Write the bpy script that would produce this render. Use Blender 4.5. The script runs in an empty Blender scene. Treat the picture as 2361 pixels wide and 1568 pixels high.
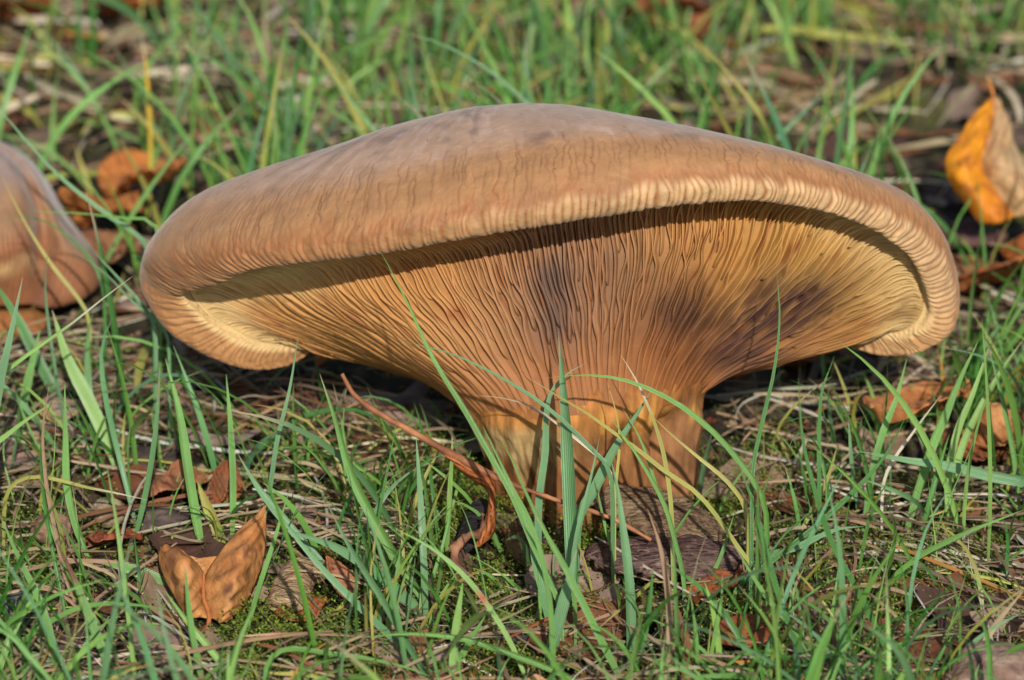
import bpy, math, random
import numpy as np
from mathutils import Vector

rng = np.random.default_rng(7)
random.seed(7)
S = 0.01                      # everything below is written in centimetres
R = math.radians
scene = bpy.context.scene
COL = scene.collection

# ------------------------------------------------------------------ camera
PITCH, LENS, SENSOR, D = R(25.0), 112.5, 36.0, 55.0
CAM = np.array([0.0, -(54.3 * math.cos(PITCH) - 2.805 * math.sin(PITCH)), 54.3 * math.sin(PITCH) + 2.805 * math.cos(PITCH)])
FWD = np.array([0.0, math.cos(PITCH), -math.sin(PITCH)])
UP = np.array([0.0, math.sin(PITCH), math.cos(PITCH)])
RIGHT = np.array([1.0, 0.0, 0.0])
cam_d = bpy.data.cameras.new('camera')
cam = bpy.data.objects.new('camera', cam_d)
COL.objects.link(cam)
cam.location = Vector(CAM * S)
cam.rotation_euler = (math.pi / 2 - PITCH, 0, 0)
cam_d.lens, cam_d.sensor_width = LENS, SENSOR
cam_d.clip_start, cam_d.clip_end = 0.01, 200
cam_d.dof.use_dof = True
cam_d.dof.focus_distance = 0.514
cam_d.dof.aperture_fstop = 21
scene.camera = cam

# ------------------------------------------------------------------ light
SUN_EL, SUN_AZ = R(37), R(8)          # azimuth: from behind the camera, turned to its right
world = bpy.data.worlds.new('World')
scene.world = world
world.use_nodes = True
wn = world.node_tree
bg = wn.nodes['Background']
sky = wn.nodes.new('ShaderNodeTexSky')
sky.sky_type = 'NISHITA'
sky.sun_disc = False
sky.sun_elevation = SUN_EL
sky.sun_rotation = math.pi - SUN_AZ
wn.links.new(sky.outputs[0], bg.inputs[0])
bg.inputs[1].default_value = 0.115
sun_d = bpy.data.lights.new('sun', 'SUN')
sun_d.energy = 4.6
sun_d.angle = R(0.8)
sun_d.color = (1.0, 0.965, 0.91)
sun = bpy.data.objects.new('sun', sun_d)
COL.objects.link(sun)
to_sun = Vector((math.sin(SUN_AZ) * math.cos(SUN_EL), -math.cos(SUN_AZ) * math.cos(SUN_EL), math.sin(SUN_EL)))
sun.rotation_euler = to_sun.to_track_quat('Z', 'Y').to_euler()
sun.location = (0.3, -1, 1.5)
vs = scene.view_settings
vs.view_transform, vs.look, vs.exposure, vs.gamma = 'Standard', 'None', 0.0, 1.0
scene.cycles.max_bounces = 8
scene.cycles.transparent_max_bounces = 8

# ------------------------------------------------------------------ pixel <-> space (2360 x 1568 frame of the photograph)
PW, PH = 2360.0, 1568.0
KP = SENSOR / LENS / PW
def ray(px, py):
    return FWD + RIGHT * ((px - PW / 2) * KP) + UP * ((PH / 2 - py) * KP)
def P(px, py, w):
    """point seen at a pixel, w cm in front of the plane through the cap's centre"""
    return CAM + ray(px, py) * (D - w)
def G(px, py, z=0.0):
    """point seen at a pixel on the level z"""
    d = ray(px, py)
    return CAM + d * ((z - CAM[2]) / d[2])
def proj(pts):
    r = np.atleast_2d(pts) - CAM
    dep = r @ FWD
    return np.stack([PW / 2 + (r @ RIGHT) / dep / KP, PH / 2 - (r @ UP) / dep / KP, D - dep], 1)
def wof(p):
    return D - float((p - CAM) @ FWD)

def sr(r, g, b):
    c = np.array([r, g, b], float) / 255
    return np.where(c <= 0.04045, c / 12.92, ((c + 0.055) / 1.055) ** 2.4)

# ------------------------------------------------------------------ numpy value noise
def _h(ix, iy, iz, seed):
    n = (ix.astype(np.int64) * 374761393 + iy.astype(np.int64) * 668265263 + iz.astype(np.int64) * 2147483647 + seed * 974634653) & 0xffffffff
    n = ((n ^ (n >> 13)) * 1274126177) & 0xffffffff
    n = ((n ^ (n >> 15)) * 2246822519) & 0xffffffff
    return ((n ^ (n >> 16)) & 0xffff) / 65535.0
def vnoise(p, seed=0):
    p = np.asarray(p, float)
    i = np.floor(p).astype(np.int64); f = p - i
    f = f * f * (3 - 2 * f)
    out = 0
    for dx in (0, 1):
        for dy in (0, 1):
            for dz in (0, 1):
                wgt = (f[..., 0] if dx else 1 - f[..., 0]) * (f[..., 1] if dy else 1 - f[..., 1]) * (f[..., 2] if dz else 1 - f[..., 2])
                out = out + wgt * _h(i[..., 0] + dx, i[..., 1] + dy, i[..., 2] + dz, seed)
    return out * 2 - 1
def fbm(p, seed=0, oct=4):
    p = np.asarray(p, float); a, o, t = 1.0, 0, 0
    for k in range(oct):
        o = o + a * vnoise(p * 2 ** k + 17.3 * k, seed + k); t += a; a *= 0.5
    return o / t
def sstep(a, b, x):
    t = np.clip((np.asarray(x, float) - a) / (b - a), 0, 1)
    return t * t * (3 - 2 * t)
def mix(a, b, t):
    t = np.asarray(t)[..., None]
    return a * (1 - t) + b * t

# ------------------------------------------------------------------ mesh helpers
def mesh_np(name, V, F, col=None, vec=None, smooth=True):
    me = bpy.data.meshes.new(name)
    V = np.asarray(V, np.float32) * S
    F = np.asarray(F, np.int32)
    k = F.shape[1]
    me.vertices.add(len(V)); me.vertices.foreach_set('co', V.ravel())
    me.loops.add(F.size); me.loops.foreach_set('vertex_index', F.ravel())
    me.polygons.add(len(F)); me.polygons.foreach_set('loop_start', np.arange(0, F.size, k, dtype=np.int32))
    me.polygons.foreach_set('use_smooth', np.full(len(F), smooth))
    if col is not None:
        at = me.attributes.new('Col', 'FLOAT_COLOR', 'POINT')
        c4 = np.ones((len(V), 4), np.float32); c4[:, :3] = np.clip(col, 0, 1)
        at.data.foreach_set('color', c4.ravel())
    if vec is not None:
        at = me.attributes.new('bl', 'FLOAT_VECTOR', 'POINT')
        at.data.foreach_set('vector', np.asarray(vec, np.float32).ravel())
    me.update(); me.validate()
    return me
def obj(name, me, m, parent=None, label=None, cat=None, group=None, kind=None):
    o = bpy.data.objects.new(name, me)
    COL.objects.link(o)
    if me is not None and m is not None and not me.materials:
        me.materials.append(m)
    if parent is not None:
        o.parent = parent
    if label: o['label'] = label
    if cat: o['category'] = cat
    if group: o['group'] = group
    if kind: o['kind'] = kind
    return o
def thing(name, label, cat, group=None):
    return obj(name, None, None, None, label, cat, group)
def grid_faces(nr, nc, wrap=False, off=0):
    i = np.arange(nr - 1)[:, None]; j = np.arange(nc if wrap else nc - 1)[None, :]
    j2 = (j + 1) % nc
    a = i * nc + j; b = i * nc + j2; c = (i + 1) * nc + j2; d = (i + 1) * nc + j
    return np.stack([a, b, c, d], -1).reshape(-1, 4) + off
def hermite(xs, ys, xq, period=None):
    """smooth curve through (xs, ys); ys is (n, ...)"""
    xs = np.asarray(xs, float); ys = np.asarray(ys, float); xq = np.asarray(xq, float)
    if period:
        xs = np.concatenate([xs[-2:] - period, xs, xs[:2] + period])
        ys = np.concatenate([ys[-2:], ys, ys[:2]])
        xq = (xq - xs[2]) % period + xs[2]
    sl = (ys[1:] - ys[:-1]) / (xs[1:] - xs[:-1]).reshape((-1,) + (1,) * (ys.ndim - 1))
    hh = (xs[1:] - xs[:-1])
    m = np.empty_like(ys)
    w1 = (hh[1:] / (hh[1:] + hh[:-1])).reshape((-1,) + (1,) * (ys.ndim - 1))
    m[1:-1] = sl[:-1] * w1 + sl[1:] * (1 - w1)
    m[0], m[-1] = sl[0], sl[-1]
    k = np.clip(np.searchsorted(xs, xq, 'right') - 1, 0, len(xs) - 2)
    sh = (-1,) + (1,) * (ys.ndim - 1)
    h = (xs[k + 1] - xs[k]); t = ((xq - xs[k]) / h).reshape(sh); h = h.reshape(sh)
    t2, t3 = t * t, t * t * t
    return (2*t3-3*t2+1)*ys[k] + (t3-2*t2+t)*h*m[k] + (-2*t3+3*t2)*ys[k+1] + (t3-t2)*h*m[k+1]
def resample(pts, n):
    pts = np.asarray(pts, float)
    if len(pts) < 3:
        return pts[0] + (pts[-1] - pts[0]) * np.linspace(0, 1, n)[:, None]
    d = np.concatenate([[0], np.cumsum(np.linalg.norm(np.diff(pts, axis=0), axis=1) + 1e-6)])
    return hermite(d, pts, np.linspace(0, d[-1], n))
def unit(v):
    return v / (np.linalg.norm(v, axis=-1, keepdims=True) + 1e-9)

# ------------------------------------------------------------------ materials
def mat(name, rough=0.6, spec=0.3, noise=0.15, nscale=300, bump=0.3, bscale=500, transl=0.0, stripes=0.0, sheen=0.0, stretch=None, tint=None, sss=0.0, bdist=0.0004):
    m = bpy.data.materials.new(name); m.use_nodes = True
    nt = m.node_tree; N, L = nt.nodes, nt.links
    pb = N['Principled BSDF']; out = N['Material Output']
    at = N.new('ShaderNodeAttribute'); at.attribute_name = 'Col'
    tc = N.new('ShaderNodeTexCoord')
    mp = N.new('ShaderNodeMapping')
    L.new(tc.outputs['Object'], mp.inputs[0])
    if stretch: mp.inputs['Scale'].default_value = stretch
    n1 = N.new('ShaderNodeTexNoise'); n1.inputs['Scale'].default_value = nscale; n1.inputs['Detail'].default_value = 5
    L.new(mp.outputs[0], n1.inputs['Vector'])
    mr = N.new('ShaderNodeMapRange')
    mr.inputs[1].default_value, mr.inputs[2].default_value = 0.3, 0.7
    mr.inputs[3].default_value, mr.inputs[4].default_value = 1 - noise, 1 + noise
    L.new(n1.outputs[0], mr.inputs[0])
    vm = N.new('ShaderNodeVectorMath'); vm.operation = 'SCALE'
    L.new(at.outputs['Color'], vm.inputs[0]); L.new(mr.outputs[0], vm.inputs['Scale'])
    colr = vm.outputs[0]
    hsock = None
    if stripes:
        a2 = N.new('ShaderNodeAttribute'); a2.attribute_name = 'bl'
        sx = N.new('ShaderNodeSeparateXYZ'); L.new(a2.outputs['Vector'], sx.inputs[0])
        mu = N.new('ShaderNodeMath'); mu.operation = 'MULTIPLY'; mu.inputs[1].default_value = 22.0
        L.new(sx.outputs[0], mu.inputs[0])
        sn = N.new('ShaderNodeMath'); sn.operation = 'SINE'; L.new(mu.outputs[0], sn.inputs[0])
        ml = N.new('ShaderNodeMath'); ml.operation = 'MULTIPLY_ADD'; ml.inputs[1].default_value = stripes; ml.inputs[2].default_value = 1.0
        L.new(sn.outputs[0], ml.inputs[0])
        v2 = N.new('ShaderNodeVectorMath'); v2.operation = 'SCALE'
        L.new(colr, v2.inputs[0]); L.new(ml.outputs[0], v2.inputs['Scale']); colr = v2.outputs[0]
        hsock = sn.outputs[0]
    L.new(colr, pb.inputs['Base Color'])
    pb.inputs['Roughness'].default_value = rough
    pb.inputs['Specular IOR Level'].default_value = spec
    if sheen:
        pb.inputs['Sheen Weight'].default_value = sheen; pb.inputs['Sheen Roughness'].default_value = 0.4
    if sss:
        pb.inputs['Subsurface Weight'].default_value = sss
        pb.inputs['Subsurface Radius'].default_value = (1.0, 0.5, 0.25)
        pb.inputs['Subsurface Scale'].default_value = 0.0015
    n2 = N.new('ShaderNodeTexNoise'); n2.inputs['Scale'].default_value = bscale; n2.inputs['Detail'].default_value = 6
    L.new(mp.outputs[0], n2.inputs['Vector'])
    bp = N.new('ShaderNodeBump'); bp.inputs['Strength'].default_value = bump; bp.inputs['Distance'].default_value = bdist
    L.new(n2.outputs[0], bp.inputs['Height'])
    if hsock is not None:
        b2 = N.new('ShaderNodeBump'); b2.inputs['Strength'].default_value = 0.35; b2.inputs['Distance'].default_value = 0.0001
        L.new(hsock, b2.inputs['Height']); L.new(bp.outputs[0], b2.inputs['Normal'])
        L.new(b2.outputs[0], pb.inputs['Normal'])
    else:
        L.new(bp.outputs[0], pb.inputs['Normal'])
    if transl:
        tr = N.new('ShaderNodeBsdfTranslucent'); L.new(colr, tr.inputs[0])
        mx = N.new('ShaderNodeMixShader'); mx.inputs[0].default_value = transl
        L.new(pb.outputs[0], mx.inputs[1]); L.new(tr.outputs[0], mx.inputs[2])
        L.new(mx.outputs[0], out.inputs['Surface'])
    return m
M = dict(
    soil=mat('soil', 0.95, 0.1, 0.5, 120, 1.0, 350),
    grass=mat('grass_blade', 0.34, 0.5, 0.10, 90, 0.15, 600, 0.30, 0.10),
    straw=mat('dry_straw', 0.6, 0.3, 0.18, 200, 0.3, 700, 0.12, 0.10),
    moss=mat('moss', 0.6, 0.25, 0.2, 400, 0.2, 900, 0.25),
    leaf=mat('fallen_leaf', 0.58, 0.28, 0.26, 320, 0.8, 600, 0.15, bdist=0.0006),
    bark=mat('bark', 0.9, 0.12, 0.6, 420, 1.0, 600, stretch=(1, 4, 4), bdist=0.0012),
    cap=mat('cap_skin', 0.6, 0.28, 0.13, 350, 0.6, 900, sheen=0.2),
    gill=mat('gill_flesh', 0.62, 0.25, 0.10, 250, 0.3, 800),
    stem=mat('stem_flesh', 0.8, 0.15, 0.35, 260, 0.7, 450, stretch=(2.2, 2.2, 0.55)),
    stone=mat('stone', 0.9, 0.15, 0.45, 400, 1.0, 600, bdist=0.001),
    twig=mat('twig', 0.6, 0.3, 0.25, 400, 0.6, 700),
)

# ------------------------------------------------------------------ ground
def ground_z(x, y):
    p = np.stack([np.asarray(x) * 0.35, np.asarray(y) * 0.35, np.zeros_like(np.asarray(x, float))], -1)
    q = p * 3.1
    return 0.28 * fbm(p, 3, 3) + 0.10 * fbm(q, 9, 3) - 0.1
TX0, TY0, TD = -45.0, -20.0, 0.12
_tx = np.arange(TX0, 45, TD); _ty = np.arange(TY0, 95, TD)
_XX, _YY = np.meshgrid(_tx, _ty)
GZT = ground_z(_XX, _YY)
def look(T, x, y):
    fx = np.clip((np.asarray(x, float) - TX0) / TD, 0, len(_tx) - 2.001); fy = np.clip((np.asarray(y, float) - TY0) / TD, 0, len(_ty) - 2.001)
    ix = fx.astype(int); iy = fy.astype(int); ax = fx - ix; ay = fy - iy
    return (T[iy, ix] * (1 - ax) + T[iy, ix + 1] * ax) * (1 - ay) + (T[iy + 1, ix] * (1 - ax) + T[iy + 1, ix + 1] * ax) * ay
def gz(x, y): return look(GZT, x, y)
gx = np.concatenate([-np.geomspace(500, 26, 14), np.linspace(-25, 25, 260), np.geomspace(26, 500, 14)])
gy = np.concatenate([-np.geomspace(500, 17, 12), np.linspace(-16, 60, 360), np.geomspace(61, 900, 16)])
X, Y = np.meshgrid(gx, gy)
Z = ground_z(X, Y)
V = np.stack([X, Y, Z], -1).reshape(-1, 3)
n = fbm(V * [0.9, 0.9, 0] + 3, 21, 4)
n2 = fbm(V * [2.5, 2.5, 0] + 9, 31, 3)
c = mix(mix(np.tile(sr(54, 48, 38), (len(V), 1)), sr(80, 80, 42), sstep(0.0, 0.5, n)), sr(100, 84, 66), sstep(0.15, 0.5, n2))
obj('ground', mesh_np('ground', V, grid_faces(len(gy), len(gx)), c), M['soil'], kind='structure')

# ------------------------------------------------------------------ the big mushroom
BETA = R(11)
WV = -FWD
QV = WV * math.cos(BETA) + UP * math.sin(BETA)
NV = UP * math.cos(BETA) - WV * math.sin(BETA)
CC = P(1270, 680, 0)
def PQ(px, py, q, C0=CC):
    d = ray(px, py)
    t = (q - (CAM - C0) @ QV) / (d @ QV)
    return CAM + d * t

#  angle, outer bulge O (px,py,q), lip edge E, shoulder S, crest K
RIM = [
 (-152, (745,800,-0.6), (735,792,-0.4), (700,690,-1.3), (820,520,-2.2)),
 (-142, (660,842,-0.35), (655,812,-0.1), (560,740,-1.1), (760,520,-1.6)),
 (-132, (560,848,-0.1), (570,806,0.15), (440,730,-0.8), (700,500,-1.1)),
 (-120, (425,790,0.1), (485,765,0.35), (375,690,-0.5), (660,480,-0.5)),
 (-105, (348,700,0.3), (428,712,0.6), (338,620,-0.2), (620,455,0.3)),
 (-90, (334,632,0.5), (404,680,0.85), (352,560,0.1), (600,425,0.9)),
 (-70, (375,600,1.5), (470,657,1.75), (420,480,1.2), (690,372,1.6)),
 (-50, (530,560,2.9), (580,617,2.85), (585,450,2.5), (835,318,2.0)),
 (-30, (800,520,3.9), (800,588,3.7), (830,405,3.4), (970,274,2.3)),
 (-10, (1110,465,4.4), (1110,538,4.2), (1120,355,3.9), (1125,246,2.5)),
 (10, (1432,410,4.4), (1432,485,4.2), (1425,322,4.0), (1335,246,2.5)),
 (30, (1735,395,3.95), (1740,460,3.75), (1715,338,3.6), (1540,284,2.3)),
 (50, (1985,440,2.9), (1965,505,2.85), (1950,392,2.7), (1770,342,1.8)),
 (70, (2150,535,1.6), (2105,590,1.7), (2090,452,1.5), (1920,400,1.2)),
 (90, (2208,680,0.4), (2157,712,0.7), (2165,540,0.1), (2020,440,0.5)),
 (105, (2192,768,0.25), (2142,762,0.5), (2196,650,-0.3), (2020,470,0.0)),
 (118, (2125,810,0.1), (2092,784,0.3), (2150,700,-0.6), (1960,500,-0.5)),
 (130, (2055,822,-0.1), (2035,783,0.1), (2080,720,-0.8), (1880,520,-1.0)),
 (142, (1975,806,-0.35), (1965,774,-0.15), (1980,700,-1.1), (1780,520,-1.5)),
 (152, (1922,766,-0.6), (1922,755,-0.45), (1900,680,-1.3), (1700,520,-2.0)),
 (180, (1300,770,-3.0), (1300,760,-2.8), (1290,650,-3.1), (1270,480,-2.6)),
]
ANG = np.array([r[0] for r in RIM], float)
O_ = np.array([PQ(*r[1]) for r in RIM]); E_ = np.array([PQ(*r[2]) for r in RIM])
S_ = np.array([PQ(*r[3]) for r in RIM]); K_ = np.array([PQ(*r[4]) for r in RIM])
APEX = PQ(1240, 300, 0.2)
inw = CC - E_; inw = inw - np.outer(inw @ NV, NV); inw = unit(inw)
gap = np.interp(ANG, [-180, -100, -60, -20, 10, 40, 80, 180], [.25, .36, 1.30, 1.50, 1.35, .95, .36, .25])
I_ = E_ + inw * gap[:, None] + NV * np.interp(np.abs(ANG), [70, 105], [0.40, 0.22])[:, None]
# ring where the gills end on the stem
SA = np.radians(ANG)
GR = np.array([PQ(1345 + 262 * math.sin(a), 938 - 22 * math.sin(a) - 10 * math.cos(a) * 0 + (18 if math.cos(a) > 0 else -20) * abs(math.cos(a)), 1.75 * math.cos(a) + 0.1) for a in SA])
def lerp(a, b, t): return a * (1 - t) + b * t
ln = np.linalg.norm(GR - I_, axis=1)[:, None]
M1_ = lerp(I_, GR, 0.30) + NV * 0.03 * ln
M3_ = lerp(I_, GR, 0.86) + NV * 0.045 * ln
M2_ = lerp(I_, GR, 0.62) + NV * 0.05 * ln
# lip underside: between O and E bulging down/out
LB_ = lerp(O_, E_, 0.62) + unit(lerp(O_, E_, 0.5) - I_) * 0.10
FI_ = E_ + inw * (gap[:, None] * 0.45) + NV * np.interp(np.abs(ANG), [70, 105], [0.30, 0.14])[:, None]

def ang_interp(T, a): return hermite(ANG, T, a, 360.0)

# --- cap: apex > crest > shoulder > bulge > lip > just inside
aq = np.concatenate([np.linspace(-158, 158, 1500, endpoint=False), np.linspace(158, 202, 60, endpoint=False)])
tr = [np.repeat(APEX[None], len(RIM), 0), K_, S_, O_, LB_, E_, FI_]
trq = np.stack([ang_interp(t, aq) for t in tr])                # (7, na, 3)
ch = np.linalg.norm(np.diff(np.stack([t[7:13].mean(0) for t in tr]), axis=0), axis=1)
knots = np.concatenate([[0], np.cumsum(np.maximum(ch, 0.18))])
rows = np.concatenate([np.linspace(0.02, knots[1], 26, endpoint=False), np.linspace(knots[1], knots[2], 34, endpoint=False),
                       np.linspace(knots[2], knots[5], 64, endpoint=False), np.linspace(knots[5], knots[6], 8)])
SURF = hermite(knots, trq, rows)                              # (nr, na, 3)
nr, na = len(rows), len(aq)
du = np.roll(SURF, -1, 1) - np.roll(SURF, 1, 1)
dv = np.gradient(SURF, axis=0)
NRM = unit(np.cross(dv, du))
if (NRM[30, 700] @ WV) < 0: NRM = -NRM
kk = rows[:, None] * np.ones(na)
# arc length round the lip sets the ribs
lip = SURF[np.searchsorted(rows, knots[4])]
arc = np.concatenate([[0], np.cumsum(np.linalg.norm(np.diff(lip, axis=0), axis=1))])[None, :] * np.ones((nr, 1))
pn = np.stack([arc * 1.0, kk * 0.7, np.zeros_like(arc)], -1)
ribw = arc * 8.6 + 1.5 * vnoise(pn * [1.2, 1.5, 0] + 5, 2) + 0.8 * vnoise(pn * [4, 3, 0], 5)
rib = np.abs(np.sin(ribw * math.pi))
rib = 1 - (1 - rib) ** 2
ribamp = vnoise(pn * [2.2, 1.2, 0] + 40, 8) * 0.3 + 0.7
lipmask = sstep(knots[3] - 0.30, knots[4] - 0.05, kk) * (1 - 0.5 * sstep(knots[5], knots[6], kk))
upper = sstep(knots[2] - 0.25, knots[3], kk) * (1 - lipmask)
disp = (rib - 0.7) * ribamp * (0.020 + 0.018 * sstep(knots[4] - .15, knots[5], kk)) * lipmask + (rib - 0.7) * 0.005 * upper * ribamp
vel = vnoise(np.stack([arc * 14, kk * 9, arc * 0], -1), 11)
disp += (rib - .6) * 0.03 * np.exp(-((kk - knots[5]) / .10) ** 2) * (.6 + .8 * vnoise(np.stack([arc * 9, 0 * kk, arc * 0], -1), 15))
disp += vel * 0.014 * lipmask + vnoise(np.stack([arc * 7, kk * 5, arc * 0], -1), 12) * 0.010 * lipmask
disp += 0.05 * fbm(np.stack([arc * 0.55, kk * 0.5, arc * 0], -1), 14, 3) * sstep(0.2, 1.5, kk)
# hairline cracks running down the side of the cap
crack = np.zeros((nr, na))
ca = -62.0
while ca < 80:
    ca += rng.uniform(0.5, 1.7) * (1.0 if -35 < ca < 45 else 0.7)
    k0 = knots[2] + rng.uniform(-0.32, 0.25); k1 = k0 + rng.uniform(0.45, 1.35)
    ph = rng.uniform(0, 50)
    wid = rng.uniform(0.10, 0.16)
    dep = rng.uniform(0.4, 1.0)
    ri = np.where((rows > k0) & (rows < k1))[0]
    dr = 0
    for r_ in ri:
        f = (rows[r_] - k0) / (k1 - k0)
        ctr = ca + 0.45 * vnoise(np.array([ph, rows[r_] * 4.5, 0.]), 3) + 0.22 * vnoise(np.array([ph, rows[r_] * 9, 5.]), 4)
        g = np.exp(-((aq - ctr) / wid) ** 2) * math.sin(math.pi * min(1, f * 1.1 + 0.08)) ** 0.5 * dep
        crack[r_] = np.maximum(crack[r_], g)
disp -= crack * 0.022
SURF = SURF + NRM * disp[..., None]
# colour: greyish lilac crown, tan flank, rusty roll, pale rib crests near the lip on the right
one = np.ones((nr, na, 1))
side = sstep(-40, 30, aq)[None, :] * np.ones((nr, 1))
c_top, c_flank, c_roll = sr(162, 129, 103), sr(158, 115, 75), sr(142, 93, 55)
blot = fbm(np.stack([arc * 0.5, kk * 1.6, arc * 0], -1), 51, 4)
streak = fbm(np.stack([arc * 5, kk * 0.9, arc * 0], -1), 61, 3)
cc = mix(c_top * one, c_flank * one, sstep(knots[2] - 0.55, knots[2] + 0.10, kk + 0.18 * blot - 0.25 * (1 - side)))
cc = mix(cc, sr(118, 92, 76) * one, sstep(0.0, 0.5, 0.5 * blot + 0.8 * fbm(np.stack([arc * 3.0, kk * 3.0, arc * 0 + 2], -1), 55, 4)) * (1 - sstep(knots[2] - 0.2, knots[2] + 0.2, kk)) * 0.75)
cc = mix(cc, sr(176, 150, 134) * one, sstep(0.0, 0.6, fbm(np.stack([arc * 7.0, kk * 4, arc * 0 + 4], -1), 71, 4)) * (1 - sstep(knots[2] - 0.2, knots[2] + 0.1, kk)) * 0.5)
cc = mix(cc, c_roll * one, sstep(knots[3] - 0.25, knots[3] + 0.25, kk + 0.25 * streak + 0.12 * blot) * 0.9)
cream = sstep(knots[4] - 0.10, knots[4] + 0.08, kk + 0.12 * streak + 0.12 * side) * rib * (0.18 + 0.82 * side)
cc = mix(cc, sr(198, 164, 118) * one, cream * 0.85)
bothlow = (sstep(80, 105, np.abs(aq)))[None, :] * np.ones((nr, 1))
cc = mix(cc, sr(186, 138, 86) * one, bothlow * sstep(knots[3] - 0.1, knots[4], kk) * 0.5)
cc = mix(cc, sr(98, 58, 34) * one, crack * 0.62)
cc = mix(cc, sr(150, 92, 50) * one, (1 - rib) * lipmask * 0.55)
spk = _h(np.arange(nr * na) % 977, np.arange(nr * na) // 3, np.zeros(nr * na, int), 5).reshape(nr, na)
cc = np.where((spk > 0.9993)[..., None], sr(110, 70, 45), cc)
cc = mix(cc, sr(194, 160, 108) * one, sstep(knots[5] - 0.03, knots[5] + 0.06, kk) * (0.35 + 0.65 * bothlow))
cc = cc * (1 + 0.13 * streak[..., None])
apex_i = nr * na
V = np.concatenate([SURF.reshape(-1, 3), APEX[None]])
CV = np.concatenate([cc.reshape(-1, 3), c_top[None]])
F = grid_faces(nr, na, True)
j = np.arange(na); capf = np.stack([np.full(na, apex_i), (j + 1) % na, j, j], 1)
me = mesh_np('cap', V, F, CV)
mush = thing('mushroom', 'large brown mushroom with tilted cap, rolled rim and ochre gills on a thick stem', 'mushroom')
obj('cap', me, M['cap'], mush)

# --- flesh under the gills, from inside the lip down to the stem
NG = 40
gk = np.concatenate([[0], np.cumsum([0.35, 1.0, 1.1, 0.75, 0.45])])
gtr = [FI_, I_, M1_, M2_, M3_, GR]
def gill_surface(a, t):
    """points of the funnel at angles a (deg, n) and t in 0..1 (rim > stem)"""
    T = np.stack([ang_interp(x, a) for x in gtr])             # (5, n, 3)
    kq = np.asarray(t) * gk[-1]
    if kq.ndim == 1 and len(kq) == len(a):                    # one t for each a
        out = np.empty((len(a), 3))
        for i in range(len(a)):
            out[i] = hermite(gk, T[:, i], kq[i:i + 1])[0]
        return out
    return hermite(gk, T, kq)
fa = np.linspace(-180, 180, 240, endpoint=False)
ft = np.linspace(0, 1, NG)
FT = np.stack([ang_interp(x, fa) for x in gtr])
FS = hermite(gk, FT, ft * gk[-1])                             # (NG, 240, 3)
FN = unit(np.cross(np.gradient(FS, axis=0), np.roll(FS, -1, 1) - np.roll(FS, 1, 1)))
if (FN[20, 120] @ WV) < 0: FN = -FN

def lut(A, a, t):
    """bilinear lookup in a (NG, 240, 3) table"""
    ai = ((np.asarray(a) + 180) % 360) / 1.5; ti = np.clip(np.asarray(t), 0, 1) * (NG - 1)
    i0 = np.floor(ai).astype(int) % 240; i1 = (i0 + 1) % 240; fa_ = (ai - np.floor(ai))[..., None]
    t0 = np.clip(np.floor(ti).astype(int), 0, NG - 2); ft_ = (ti - t0)[..., None]
    return (A[t0, i0] * (1 - fa_) + A[t0, i1] * fa_) * (1 - ft_) + (A[t0 + 1, i0] * (1 - fa_) + A[t0 + 1, i1] * fa_) * ft_

def gill_colour(pts, t, a, var):
    """staining of the gills by place on the cap: cream by the rim, ochre, grey-brown middle, purple bruise, orange by the stem"""
    pp = proj(pts); x, y = pp[:, 0], pp[:, 1]
    n1 = fbm(pts * 0.9, 81, 3)
    c = np.tile(sr(174, 122, 66), (len(pts), 1))
    c = mix(c, sr(184, 140, 72), sstep(1500, 1900, x) * (1 - sstep(650, 800, y + 60 * n1)) * 0.8)
    rimc = (1 - sstep(0.12, 0.34, t + 0.06 * n1)) * sstep(38, 75, np.abs(a))
    c = mix(c, sr(200, 168, 112), rimc)
    mid = np.exp(-((x - 1290 + 20 * n1) / (190 + 0.25 * (y - 520))) ** 2)
    c = mix(c, sr(138, 100, 74), mid * 0.8)
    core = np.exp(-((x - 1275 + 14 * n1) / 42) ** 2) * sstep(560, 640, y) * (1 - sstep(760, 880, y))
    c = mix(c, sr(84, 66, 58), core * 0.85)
    c = mix(c, sr(136, 84, 46), sstep(0.42, 0.92, t + 0.14 * n1) * 0.7 * sstep(1050, 1350, x))
    c = mix(c, sr(158, 98, 50), sstep(0.55, 0.95, t + 0.14 * n1) * 0.5)
    # rust flecks near the rim and scattered
    fl = vnoise(np.stack([a * 1.1, t * 6, 0 * t], -1), 91)
    c = mix(c, sr(140, 84, 46), sstep(0.5, 0.85, fl) * (1 - sstep(0.45, 0.7, t)) * 0.75 * sstep(0.12, 0.24, t))
    f2 = vnoise(np.stack([a * 2.0 + 30, t * 14, 0 * t], -1), 95)
    c = mix(c, sr(132, 76, 42), sstep(0.6, 0.9, f2) * 0.4 * sstep(0.3, 0.5, t))
    # bruise running from the right flank down to the stem
    bx, by = (x - 1760), (y - 735)
    u = bx * 0.93 - by * 0.36; v = bx * 0.36 + by * 0.93
    br = np.exp(-((u - 30) / 190) ** 2 - ((v + 30 * n1) / 88) ** 2)
    br2 = np.exp(-((x - 1590) / 130) ** 2 - ((y - 735 + 40 * n1) / 95) ** 2) * 0.75
    br3 = np.exp(-((x - 1700) / 150) ** 2 - ((y - 815) / 70) ** 2) * 0.8
    br4 = np.exp(-((x - 1440) / 150) ** 2 - ((y - 660) / 150) ** 2) * 0.35
    stk = np.clip(0.92 + 0.40 * vnoise(np.stack([a * 1.3, t * 3, 0 * t], -1), 97) + 0.2 * n1, 0, 1.03)
    c = mix(c, sr(62, 38, 31), stk * np.clip(np.maximum.reduce([br, br2 * 0.9, br3, br4]) * 1.25, 0, 0.95))
    return c * (1 + var)

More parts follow.
